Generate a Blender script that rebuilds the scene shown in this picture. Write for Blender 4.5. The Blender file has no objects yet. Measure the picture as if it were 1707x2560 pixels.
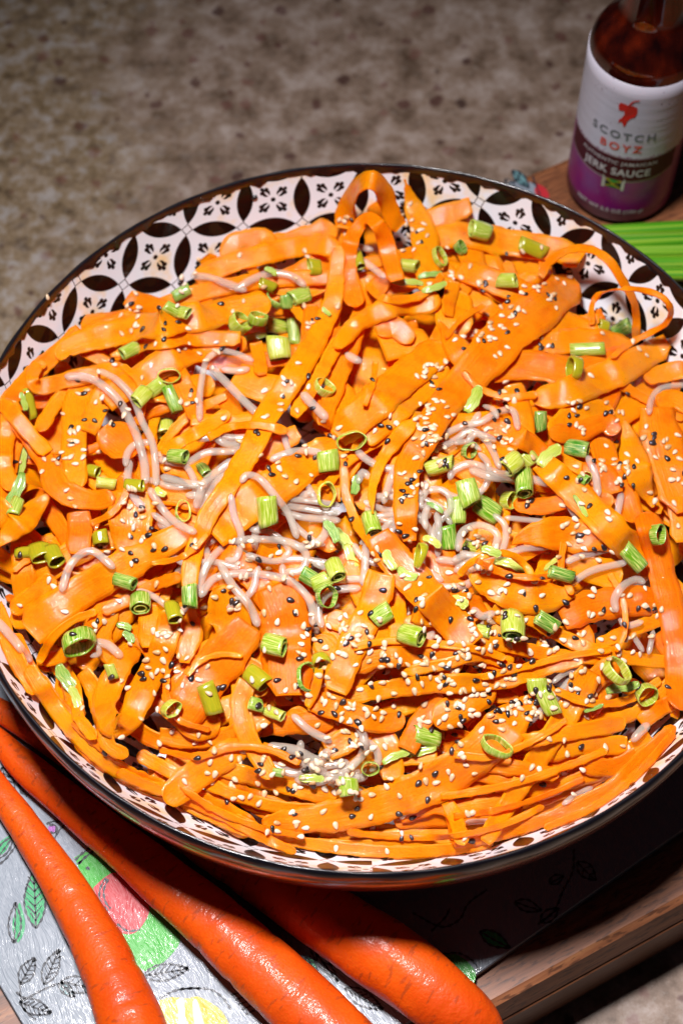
import bpy, bmesh, math, random
import numpy as np
from mathutils import Vector
rnd = random.Random(7)
sc = bpy.context.scene
COL = sc.collection

# ------------------------------------------------------------------ camera
FPX, PITCH = 4450.0, math.radians(60)
CAM = np.array([-.0109, -.3511, .682])
cam_d = bpy.data.cameras.new('camera')
cam = bpy.data.objects.new('camera', cam_d); COL.objects.link(cam)
cam.location = CAM; cam.rotation_euler = (math.pi/2 - PITCH, 0, 0)
cam_d.sensor_fit = 'VERTICAL'; cam_d.sensor_height = 36; cam_d.lens = FPX/2560*36
cam_d.clip_start = .01; cam_d.clip_end = 20
cam_d.dof.use_dof = True; cam_d.dof.focus_distance = .655; cam_d.dof.aperture_fstop = 10
sc.camera = cam
# ------------------------------------------------------------------ world and lamps (an indoor flash-lit close-up)
w = bpy.data.worlds.new('World'); sc.world = w; w.use_nodes = True
w.node_tree.nodes['Background'].inputs[0].default_value = (.55, .55, .7, 1)
w.node_tree.nodes['Background'].inputs[1].default_value = .014
def lamp(name, loc, target, size, watts, col):
    d = bpy.data.lights.new(name, 'AREA'); d.shape = 'DISK'; d.size = size; d.energy = watts; d.color = col; d.spread = math.radians(67)
    o = bpy.data.objects.new(name, d); COL.objects.link(o); o.location = loc
    o.rotation_euler = (Vector(target) - Vector(loc)).to_track_quat('-Z', 'Y').to_euler()
lamp('flash_lamp', (-.13, .02, .97), (.0, -.07, .05), .15, 2.4, (1, .96, .97))
sc.view_settings.view_transform = 'Standard'; sc.view_settings.look = 'None'
sc.view_settings.exposure = 0; sc.view_settings.gamma = 1
sc.cycles.max_bounces = 8; sc.cycles.transmission_bounces = 6; sc.cycles.transparent_max_bounces = 16

# ------------------------------------------------------------------ picture <-> place
CP, SP = math.cos(PITCH), math.sin(PITCH)
def rays(px, py):
    u = (np.asarray(px, float) - 853.5)/FPX; v = -(np.asarray(py, float) - 1280)/FPX
    return np.stack([u, CP + v*SP, -SP + v*CP], -1)
def at(px, py, z):
    d = rays(px, py); t = (z - CAM[2])/d[..., 2]
    return CAM + d*t[..., None]
def proj(P):
    d = np.asarray(P) - CAM; dep = d[..., 1]*CP - d[..., 2]*SP; up = d[..., 1]*SP + d[..., 2]*CP
    return 853.5 + FPX*d[..., 0]/dep, 1280 - FPX*up/dep

# ------------------------------------------------------------------ material helpers
class NT:
    def __init__(s, name):
        s.m = bpy.data.materials.new(name); s.m.use_nodes = True; s.t = s.m.node_tree
        s.b = s.t.nodes['Principled BSDF']
    def n(s, kind, **kw):
        nd = s.t.nodes.new('ShaderNode' + kind)
        for k, v in kw.items(): setattr(nd, k, v)
        return nd
    def set(s, sock, v):
        if isinstance(v, bpy.types.NodeSocket): s.t.links.new(v, sock)
        else: sock.default_value = v
    def math(s, op, a, b=0.0, c=None):
        nd = s.n('Math', operation=op); s.set(nd.inputs[0], a); s.set(nd.inputs[1], b)
        if c is not None: s.set(nd.inputs[2], c)
        return nd.outputs[0]
    def mix(s, f, a, b, mode='MIX'):
        nd = s.n('Mix', data_type='RGBA', blend_type=mode)
        s.set(nd.inputs[0], f); s.set(nd.inputs[6], a); s.set(nd.inputs[7], b); return nd.outputs[2]
    def noise(s, vec, scale, detail=3, rough=.5, out=0):
        nd = s.n('TexNoise'); s.set(nd.inputs['Vector'], vec); nd.inputs['Scale'].default_value = scale
        nd.inputs['Detail'].default_value = detail; nd.inputs['Roughness'].default_value = rough; return nd.outputs[out]
    def ramp(s, f, pts):
        nd = s.n('ValToRGB'); s.set(nd.inputs[0], f); e = nd.color_ramp.elements
        while len(e) < len(pts): e.new(.5)
        for k, (p, c) in enumerate(pts):
            e[k].position = p; e[k].color = c if len(c) == 4 else (*c, 1)
        return nd.outputs[0]
    def obj(s): return s.n('TexCoord').outputs['Object']
    def pos(s): return s.n('NewGeometry').outputs['Position']
    def uv(s): return s.n('TexCoord').outputs['UV']
    def scale(s, vec, v):
        nd = s.n('Mapping'); s.set(nd.inputs[0], vec); nd.inputs['Scale'].default_value = v; return nd.outputs[0]
    def bump(s, h, strength, dist, normal=None):
        nd = s.n('Bump'); s.set(nd.inputs['Height'], h); nd.inputs['Strength'].default_value = strength
        nd.inputs['Distance'].default_value = dist
        if normal is not None: s.set(nd.inputs['Normal'], normal)
        return nd.outputs[0]
    def p(s, **kw):
        for k, v in kw.items(): s.set(s.b.inputs[k.replace('_', ' ')], v)
        return s.m
C4 = lambda r, g, b: (r, g, b, 1)

def carrot_mat():
    t = NT('carrot_flesh'); u = t.uv(); ps = t.pos()
    r = t.n('ObjectInfo').outputs['Random']
    col = t.ramp(r, [(0, C4(.88, .12, .0)), (.3, C4(.95, .182, .0)), (1, C4(.99, .232, .0))])
    grain = t.ramp(t.noise(t.scale(u, (70, 1300, 1)), 1, 4, .6), [(.3, C4(0, 0, 0)), (.7, C4(1, 1, 1))])
    col = t.mix(t.math('MULTIPLY', grain, .3), col, C4(1, .29, .004)); col = t.mix(t.ramp(t.noise(ps, 130, 3), [(.5, C4(0, 0, 0)), (.8, C4(.6, .6, .6))]), col, C4(.78, .07, .0))
    spk = t.math('GREATER_THAN', t.noise(ps, 1500, 1), .745)
    col = t.mix(t.math('MULTIPLY', spk, .5), col, C4(.16, .05, .01))
    wet = t.ramp(t.noise(ps, 62, 3), [(.43, C4(0, 0, 0)), (.56, C4(1, 1, 1))])
    n1 = t.bump(grain, .25, .0004)
    n2 = t.bump(t.noise(ps, 300, 2), .3, .0009, n1)
    n3 = t.bump(t.noise(t.scale(u, (700, 380, 1)), 1, 3), .6, .0009, n2)
    return t.p(Base_Color=col, Roughness=.42, Normal=n2, Coat_Weight=t.math('MULTIPLY', wet, .8), Coat_IOR=1.5, Coat_Roughness=.04, Coat_Normal=n3,
               Specular_IOR_Level=.16, Subsurface_Weight=.5, Subsurface_Radius=(.008, .0014, .0002), Subsurface_Scale=1.0)
def noodle_mat():
    t = NT('glass_noodle'); ps = t.pos()
    nrm = t.bump(t.noise(ps, 500, 2), .25, .0006)
    return t.p(Base_Color=t.mix(t.noise(ps, 90, 2), C4(.66, .55, .46), C4(.64, .58, .47)), Roughness=.16, Alpha=.36,
               Subsurface_Weight=.5, Subsurface_Radius=(.005, .004, .003), Subsurface_Scale=1., Normal=nrm, Coat_Weight=1., Coat_Roughness=.05, Coat_IOR=1.5)
def scallion_mat():
    t = NT('scallion_skin'); u = t.uv(); ps = t.pos(); r = t.n('ObjectInfo').outputs['Random']
    base = t.ramp(r, [(0, C4(.025, .19, .004)), (.25, C4(.10, .29, .004)), (.55, C4(.24, .37, .006)), (1, C4(.44, .47, .03))])
    st = t.noise(t.scale(u, (3, 42, 1)), 1, 3)
    col = t.mix(t.ramp(st, [(.42, C4(0, 0, 0)), (.72, C4(1, 1, 1))]), base, C4(.62, .64, .20))
    return t.p(Base_Color=col, Roughness=.3, Normal=t.bump(st, .5, .0006), Coat_Weight=.7, Coat_Roughness=.1,
               Subsurface_Weight=.25, Subsurface_Radius=(.001, .002, .0005), Subsurface_Scale=1.)
def olive_mat():
    t = NT('dressed_scallion'); u = t.uv()
    st = t.noise(t.scale(u, (3, 34, 1)), 1, 3)
    col = t.mix(st, C4(.22, .27, .006), C4(.48, .36, .015))
    return t.p(Base_Color=col, Roughness=.22, Normal=t.bump(st, .4, .0006), Coat_Weight=.9, Coat_Roughness=.07)
def seed_mat(name, a, b, rough=.38):
    t = NT(name); r = t.n('ObjectInfo').outputs['Random']; g = t.n('NewGeometry').outputs['Random Per Island']
    f = t.math('FRACT', t.math('ADD', t.math('MULTIPLY', r, 7.3), g))
    return t.p(Base_Color=t.mix(f, a, b), Roughness=rough, Coat_Weight=.35, Coat_Roughness=.2)
M = dict(carrot=carrot_mat(), noodle=noodle_mat(), scal=scallion_mat(), olive=olive_mat(),
         seed=seed_mat('white_sesame', C4(.78, .64, .48), C4(.58, .34, .14)), black=seed_mat('black_sesame', C4(.012, .008, .009), C4(.04, .022, .02), .3))

def flat(name, col, rough=.5, **kw):
    t = NT(name); return t.p(Base_Color=C4(*col), Roughness=rough, **kw)

# ------------------------------------------------------------------ object helpers
def mesh(name, verts, faces, mat, parent=None, smooth=True, uvs=None, mats=None, mi=None):
    me = bpy.data.meshes.new(name); me.from_pydata([tuple(map(float, v)) for v in verts], [], faces)
    for m_ in (mats or [mat]): me.materials.append(m_)
    if mi is not None: me.polygons.foreach_set('material_index', mi)
    if smooth: me.polygons.foreach_set('use_smooth', [True]*len(me.polygons))
    if uvs is not None:
        ul = me.uv_layers.new(name='UVMap'); idx = np.empty(len(me.loops), int); me.loops.foreach_get('vertex_index', idx)
        ul.data.foreach_set('uv', np.asarray(uvs, dtype=np.float32)[idx].ravel())
    me.update()
    o = bpy.data.objects.new(name, me); COL.objects.link(o); o.parent = parent
    return o
def tag(o, label, cat, group=None, kind=None):
    if label: o['label'] = label
    if cat: o['category'] = cat
    if group: o['group'] = group
    if kind: o['kind'] = kind
    return o
def empty(name, loc=(0, 0, 0)):
    o = bpy.data.objects.new(name, None); o.empty_display_size = .02; COL.objects.link(o); o.location = loc; return o
def grid_faces(n, m, wrap=False):
    F = []
    for i in range(n-1):
        for j in range(m if wrap else m-1):
            k = (j+1) % m; F.append((i*m+j, i*m+k, (i+1)*m+k, (i+1)*m+j))
    return F
def lathe(name, prof, mat, parent=None, seg=160, c=(0, 0), uvf=None, a0=0., a1=2*math.pi, closed=True):
    """prof: list of (r, z); returns a surface of revolution about c"""
    V, U = [], []
    m = seg if closed else seg+1
    for (r, z) in prof:
        for j in range(m):
            a = a0 + (a1-a0)*j/seg
            V.append((c[0]+r*math.sin(a), c[1]+r*math.cos(a), z))
    return mesh(name, V, grid_faces(len(prof), m, closed), mat, parent)
def tube(P, rad, k=8, flatn=1.0, cap=True):
    """closed tube round the polyline P (n,3); rad float or array"""
    P = np.asarray(P, float); n = len(P); rad = np.broadcast_to(rad, n)
    T = np.gradient(P, axis=0); T /= np.linalg.norm(T, axis=1)[:, None]+1e-12
    up = np.array([0, 0, 1.]); L = np.cross(T, up)
    bad = np.linalg.norm(L, axis=1) < .05; L[bad] = np.cross(T[bad], [0, 1, 0]); L /= np.linalg.norm(L, axis=1)[:, None]
    for i in range(1, n):
        if L[i] @ L[i-1] < 0: L[i] = -L[i]
    N = np.cross(L, T)
    V = []; U = []
    s = np.r_[0, np.cumsum(np.linalg.norm(np.diff(P, axis=0), axis=1))]
    for i in range(n):
        for j in range(k):
            a = 2*math.pi*j/k; V.append(P[i]+rad[i]*(math.cos(a)*L[i]+flatn*math.sin(a)*N[i])); U.append((s[i], j/k))
    F = grid_faces(n, k, True)
    if cap: F += [tuple(range(k-1, -1, -1)), tuple(range((n-1)*k, n*k))]
    return V, F, U

# ------------------------------------------------------------------ counter top
def counter():
    t = NT('speckled_stone'); ps = t.pos()
    big = t.noise(ps, 9, 4, .6); mid = t.noise(ps, 60, 5, .65); fine = t.noise(ps, 260, 4, .7)
    col = t.ramp(mid, [(.3, C4(.085, .05, .03)), (.5, C4(.25, .175, .13)), (.68, C4(.42, .34, .30))])
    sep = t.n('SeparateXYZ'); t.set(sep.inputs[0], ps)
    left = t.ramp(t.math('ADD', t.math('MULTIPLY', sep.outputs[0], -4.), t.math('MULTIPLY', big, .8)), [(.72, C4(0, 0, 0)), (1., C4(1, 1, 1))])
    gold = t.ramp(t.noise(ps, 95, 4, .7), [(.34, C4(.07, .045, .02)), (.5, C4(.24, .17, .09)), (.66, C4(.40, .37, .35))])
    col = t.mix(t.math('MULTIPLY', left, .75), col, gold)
    col = t.mix(t.math('MULTIPLY', t.ramp(fine, [(.55, C4(0, 0, 0)), (.75, C4(1, 1, 1))]), .35), col, C4(.42, .38, .35))
    v = t.n('TexVoronoi', voronoi_dimensions='2D'); t.set(v.inputs['Vector'], t.n('VectorMath', operation='ADD').outputs[0])
    add = v.inputs['Vector'].links[0].from_node; t.set(add.inputs[0], ps)
    nz = t.n('VectorMath', operation='SCALE'); t.set(nz.inputs[0], t.noise(ps, 160, 2, .5, 1)); nz.inputs['Scale'].default_value = .006; t.set(add.inputs[1], nz.outputs[0])
    v.inputs['Scale'].default_value = 60
    sepc = t.n('SeparateColor'); t.set(sepc.inputs[0], v.outputs['Color'])
    rad = t.math('MULTIPLY', t.math('GREATER_THAN', sepc.outputs[0], .25), t.math('MULTIPLY_ADD', sepc.outputs[1], .19, .08))
    spot = t.math('MULTIPLY', t.ramp(t.math('SUBTRACT', rad, v.outputs['Distance']), [(.0, C4(0, 0, 0)), (.1, C4(1, 1, 1))]), t.math('MULTIPLY_ADD', sepc.outputs[2], .55, .35))
    col = t.mix(spot, col, t.mix(sepc.outputs[2], C4(.15, .03, .028), C4(.045, .022, .018)))
    m = t.p(Base_Color=col, Roughness=.42, Normal=t.bump(fine, .15, .0004))
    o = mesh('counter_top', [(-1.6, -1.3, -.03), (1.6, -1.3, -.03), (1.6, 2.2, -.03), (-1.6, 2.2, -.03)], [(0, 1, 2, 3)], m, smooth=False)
    tag(o, None, None, kind='structure')
counter()

# ------------------------------------------------------------------ wooden board
def rot(a): a = math.radians(a); return np.array([math.cos(a), math.sin(a), 0]), np.array([-math.sin(a), math.cos(a), 0])
UW, VW = rot(28.3)
def wood(name, dark):
    t = NT(name); ps = t.pos()
    mp = t.n('Mapping'); t.set(mp.inputs[0], ps); mp.inputs['Rotation'].default_value = (0, 0, math.radians(-28.3 if not dark else -28.3))
    g = t.n('Mapping'); t.set(g.inputs[0], mp.outputs[0]); g.inputs['Scale'].default_value = (18, 260, 260)
    grain = t.noise(g.outputs[0], 1, 5, .65)
    h = t.n('Mapping'); t.set(h.inputs[0], mp.outputs[0]); h.inputs['Scale'].default_value = (170, 700, 700); h.inputs['Rotation'].default_value = (0, 0, .35)
    pores = t.ramp(t.noise(h.outputs[0], 1, 2), [(.36, C4(1, 1, 1)), (.46, C4(0, 0, 0))])
    col = t.ramp(grain, [(.3, C4(.10, .030, .011)), (.55, C4(.25, .09, .036)), (.75, C4(.40, .17, .07))])
    if dark: col = t.mix(.55, col, C4(.05, .018, .01))
    col = t.mix(t.math('MULTIPLY', pores, .7), col, C4(.06, .02, .01))
    return t.p(Base_Color=col, Roughness=.45, Normal=t.bump(grain, .3, .0004))
def wooden_board():
    root = empty('wooden_cutting_board')
    tag(root, 'thick brown wooden board lying under the printed glass board and the bottle', 'wooden board')
    u0, u1, v0, v1 = -.296, .364, -.1776, .1524
    zt, zb, bv = .020, -.0295, .006
    rc = .018
    def loop(off, z):
        pts = []
        for (cu, cv, a0) in ((u1-rc, v1-rc, 0), (u0+rc, v1-rc, 90), (u0+rc, v0+rc, 180), (u1-rc, v0+rc, 270)):
            for k in range(9):
                a = math.radians(a0+k*11.25); r = rc+off
                pts.append(UW*(cu+r*math.cos(a))+VW*(cv+r*math.sin(a))+np.array([0, 0, z]))
        return pts
    def band(name, ls, mat, cap=False, capb=False, sm=True):
        V = sum(ls, []); n = len(ls[0]); F = grid_faces(len(ls), n, True)
        if cap: F.append(tuple(range(n-1, -1, -1)) if False else tuple(range(n)))
        if capb: F.append(tuple(range((len(ls)-1)*n, len(ls)*n))[::-1])
        mesh(name, V, F, mat, root, smooth=False)
    wm, wd = wood('acacia_wood', False), wood('dark_wood', True)
    band('top_layer', [loop(0, zt), loop(.0028, zt-.0012), loop(bv-.0005, zt-.0105), loop(bv, zt-.012)], wm, cap=True)
    band('base_layer', [loop(bv-.0012, zt-.0122), loop(bv+.0008, zt-.0135), loop(bv+.0008, zb+.003), loop(bv-.002, zb)], wd, cap=True, capb=True)
wooden_board()

# ------------------------------------------------------------------ printed glass board
UP, VP = rot(34.5)
ZG = .0245
def relief(t):
    ps = t.pos(); mp = t.n('Mapping'); t.set(mp.inputs[0], ps); mp.inputs['Rotation'].default_value = (0, 0, math.radians(62))
    wob = t.n('VectorMath', operation='SCALE'); t.set(wob.inputs[0], t.noise(ps, 26, 2, .5, 1)); wob.inputs['Scale'].default_value = .022
    ad = t.n('VectorMath', operation='ADD'); t.set(ad.inputs[0], mp.outputs[0]); t.set(ad.inputs[1], wob.outputs[0])
    sc_ = t.scale(ad.outputs[0], (110, 1500, 200))
    return t.noise(sc_, 1, 2, .6)
PRN = {}
def pmat(name, col, cover=.0):
    if name in PRN: return PRN[name]
    t = NT('print_'+name); h = relief(t)
    c = C4(*col)
    PRN[name] = t.p(Base_Color=c, Roughness=.42, Normal=t.bump(h, .4, .0007), Coat_Weight=.4, Coat_Roughness=.1, Coat_Normal=t.bump(h, .6, .0008))
    return PRN[name]
GREY = (.23, .27, .32); INK = (.012, .018, .03)
CR = dict(A=(0, 380, .5421), B=(850, 380, .5466), C=(0, 1050, .5421), D=(850, 1050, .5466), E=(400, 1600, .8335), F=(0, 1700, .574),
          G=(800, 1900, .5785), H=(1200, 0, .3233), K=(0, 2150, .3189), L=(0, 1900, .1913), M=(450, 2250, .3189), X=(0, 0, 1.))
def full(c, pts):
    ox, oy, s = CR[c]; return [(ox+p[0]*s, oy+p[1]*s) + tuple(p[2:]) for p in pts]
def spline(pts, step):
    """centripetal-ish Catmull-Rom through pts (n,k), resampled about every step in the first two columns"""
    P = np.asarray(pts, float)
    if len(P) == 2: P = np.array([P[0], (P[0]+P[1])/2, P[1]])
    Q = np.vstack([2*P[0]-P[1], P, 2*P[-1]-P[-2]]); out = []
    for i in range(1, len(Q)-2):
        t = np.linspace(0, 1, 14, endpoint=False)[:, None]; a, b, c, d = Q[i-1], Q[i], Q[i+1], Q[i+2]
        out.append(.5*((2*b)+(-a+c)*t+(2*a-5*b+4*c-d)*t*t+(-a+3*b-3*c+d)*t**3))
    R = np.vstack(out+[P[-1:]]); s = np.r_[0, np.cumsum(np.linalg.norm(np.diff(R[:, :2], axis=0), axis=1))]
    n = max(4, int(s[-1]/step)+1); q = np.linspace(0, s[-1], n)
    return np.stack([np.interp(q, s, R[:, k]) for k in range(R.shape[1])], 1)
def glass_board():
    root = empty('glass_cutting_board')
    tag(root, 'silvery rectangular glass board printed with fruit and leaf drawings, under the bowl and carrots', 'cutting board')
    u0, u1, v0, v1 = -.2114, .1858, -.162, .135; rc = .011
    def loop(off, z):
        pts = []
        for (cu, cv, a0) in ((u1-rc, v1-rc, 0), (u0+rc, v1-rc, 90), (u0+rc, v0+rc, 180), (u1-rc, v0+rc, 270)):
            for k in range(9):
                a = math.radians(a0+k*11.25); r = rc+off
                pts.append(UP*(cu+r*math.cos(a))+VP*(cv+r*math.sin(a))+np.array([0, 0, z]))
        return pts
    ls = [loop(-.0004, ZG), loop(0, ZG-.0006), loop(0, .0206), loop(-.0004, .0202)]; n = 36
    F = grid_faces(4, n, True)+[tuple(range(n)), tuple(range(3*n, 4*n))[::-1]]
    mesh('panel', sum(ls, []), F, pmat('grey', GREY), root, smooth=False)
    lev = [0]
    def poly(name, crop, pts, mat, dz=0.00012):
        P = np.array(full(crop, pts)); P = spline(np.vstack([P, P[:1]]), 5)[:-1]
        W = at(P[:, 0], P[:, 1], ZG+dz)
        c = W.mean(0); V = [tuple(c)]+[tuple(x) for x in W]; n = len(W)
        mesh(name, V, [(0, 1+i, 1+(i+1) % n) for i in range(n)], mat, root, smooth=False)
    class Lines:
        def __init__(s): s.V = []; s.F = []
        def add(s, crop, pts, w=.00035, dz=.00024, sp=True):
            P = spline(full(crop, pts), 4) if sp else np.array(full(crop, pts))
            W = at(P[:, 0], P[:, 1], ZG+dz); T = np.gradient(W, axis=0); T /= np.linalg.norm(T, axis=1)[:, None]+1e-9
            L = np.cross(T, [0, 0, 1]); b = len(s.V)
            ww = w*(1+.5*np.sin(np.arange(len(W))*1.3+len(s.V)))[:, None]
            s.V += list(W+L*ww); s.V += list(W-L*ww); n = len(W)
            s.F += [(b+i, b+i+1, b+n+i+1, b+n+i) for i in range(n-1)]
        def done(s, name): mesh(name, s.V, s.F, pmat('ink', INK), root, smooth=False)
        def one(s, *a, **k): s.V, s.F = [], []; s.add(*a, **k); s.done('ink_line')
    def leaf(crop, a, b, w, fill=None, veins=5, name='leaf_print', shift=0):
        a, b = np.array(a, float), np.array(b, float); d = b-a; nrm = np.array([-d[1], d[0]])/np.linalg.norm(d)
        ts = np.linspace(0, 1, 9); prof = np.sin(np.pi*ts**.85)*w/2
        lft = [tuple(a+d*t+nrm*q) for t, q in zip(ts, prof)]; rgt = [tuple(a+d*t-nrm*q) for t, q in zip(ts, prof)]
        if fill is not None:
            sh = nrm*shift; poly(name, crop, [tuple(np.array(p)+sh) for p in lft[:-1]+rgt[:0:-1]], fill)
        L = Lines(); L.add(crop, lft); L.add(crop, rgt); L.add(crop, [tuple(a), tuple(a+d*.5+nrm*3), tuple(b)], .0003)
        for k in range(1, veins+1):
            t = k/(veins+1); q = math.sin(math.pi*t**.85)*w/2
            for s in (1, -1): L.add(crop, [tuple(a+d*t), tuple(a+d*min(1, t+.14)+nrm*s*q*.85)], .00022, sp=False)
        L.done('leaf_outline')
    gr, gr2 = pmat('green', (.03, .36, .02)), pmat('leaf_green', (.01, .33, .11))
    red, yel = pmat('red', (.46, .02, .03)), pmat('yellow', (.62, .46, .03)); pur = pmat('purple', (.36, .09, .42)); blu = pmat('teal', (.12, .25, .27))
    leaf('K', (283, 535), (265, 75), 165, gr2, 7)
    leaf('K', (112, 650), (125, 330), 100, gr2, 0, shift=32)
    leaf('K', (160, 970), (275, 765), 115, None, 5); leaf('K', (345, 975), (465, 700), 120, None, 6)
    leaf('K', (155, 1110), (405, 1200), 120, None, 6); leaf('K', (460, 965), (590, 1075), 70, blu, 2)
    leaf('K', (480, 950), (760, 1010), 130, None, 4)
    leaf('L', (-40, 1290), (180, 990), 130, gr2, 0, shift=-30)
    leaf('K', (1120, 905), (1480, 850), 130, None, 7)
    leaf('M', (1290, 690), (1590, 860), 120, None, 7); leaf('M', (990, 440), (1075, 575), 70, gr2, 2)
    leaf('M', (1010, 340), (1240, 640), 80, None, 3)
    leaf('G', (690, 740), (820, 812), 60, gr2, 0); leaf('G', (840, 612), (955, 650), 50, None, 0)
    leaf('G', (950, 700), (1030, 640), 50, None, 0); leaf('G', (1110, 440), (1190, 520), 60, None, 2); leaf('G', (990, 530), (1050, 500), 40, None, 0)
    leaf('X', (1280, 425), (1322, 470), 24, blu, 2); leaf('X', (1262, 448), (1290, 480), 20, None, 1)
    leaf('F', (10, 380), (60, 520), 60, None, 4)
    poly('melon_print', 'K', [(585, -20), (700, -60), (900, 60), (1060, 200), (1240, 380), (1400, 560), (1380, 700), (1180, 870), (1060, 800), (980, 640), (800, 460), (680, 200)], gr)
    poly('melon_print', 'K', [(730, 220), (830, 130), (920, 100), (1040, 190), (1165, 350), (1150, 460), (1060, 570), (950, 570), (870, 480), (790, 350)], red, .0002)
    poly('lemon_print', 'K', [(1250, 1100), (1350, 1075), (1470, 1085), (1568, 1075), (1750, 1200), (1800, 1420), (1500, 1500), (1330, 1400), (1260, 1240)], yel)
    poly('lemon_print', 'K', [(1380, 1100), (1440, 1090), (1450, 1300), (1400, 1400), (1400, 1200)], pmat('pale', (.5, .52, .53)), .0002)
    poly('lemon_print', 'K', [(1510, 1110), (1545, 1100), (1600, 1300), (1560, 1400), (1520, 1250)], pmat('pale', (.5, .52, .53)), .0002)
    poly('berry_print', 'L', [(685+52*math.cos(a), 895+55*math.sin(a)) for a in np.linspace(0, 6, 10)], pur)
    poly('melon_print', 'G', [(525, 840), (580, 838), (640, 875), (672, 930), (640, 990), (560, 930)], gr)
    poly('cherry_print', 'X', [(1340, 458), (1362, 470), (1372, 492), (1352, 500), (1336, 480)], red)
    L = Lines()
    L.one('K', [(130, 1035), (200, 1080), (330, 1020), (450, 968)]); L.one('K', [(160, 970), (165, 1080), (200, 1180), (280, 1250)])
    L.one('K', [(1250, 1085), (1380, 1020), (1500, 1005), (1568, 1008)]); L.one('M', [(0, 700), (120, 690), (250, 705), (340, 770), (400, 860)])
    L.one('K', [(835, 140), (785, 230), (790, 330), (850, 400)]); L.one('K', [(850, 150), (815, 240), (830, 330), (870, 380)])
    L.one('K', [(620, 30), (650, 0)]); L.one('K', [(685, 75), (697, 52)], .0006); L.one('K', [(920, 500), (1000, 555), (1100, 545)])
    L.one('L', [(985, 1310), (1080, 1220), (1200, 1130)], .0004); L.one('L', [(1020, 1360), (1130, 1260), (1250, 1170)], .0004)
    L.one('L', [(610, 835), (700, 800), (790, 805)]); L.one('L', [(840, 850), (760, 940), (715, 1030)])
    L.one('L', [(650, 850), (720, 850), (745, 900), (720, 950), (660, 945)], .0004)
    L.one('L', [(0, 1360), (90, 1280), (210, 1120)]); L.one('L', [(0, 205), (90, 215), (180, 220)]); L.one('L', [(240, 300), (280, 400), (360, 470)], .0006)
    L.one('G', [(1095, 385), (1090, 480), (1050, 560), (1010, 650), (940, 710)]); L.one('G', [(400, 660), (520, 720), (600, 690), (640, 620), (720, 560)])
    L.one('G', [(530, 838), (600, 835), (660, 870), (690, 915)]); L.one('G', [(480, 740), (540, 680), (560, 640)])
    L.one('X', [(1300, 430), (1290, 450), (1262, 462)]); L.one('X', [(1330, 440), (1340, 465), (1350, 490)])
    for k in range(5): L.one('M', [(400+k*28, 745+k*38), (470+k*28, 725+k*35)], .0003)
glass_board()

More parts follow.
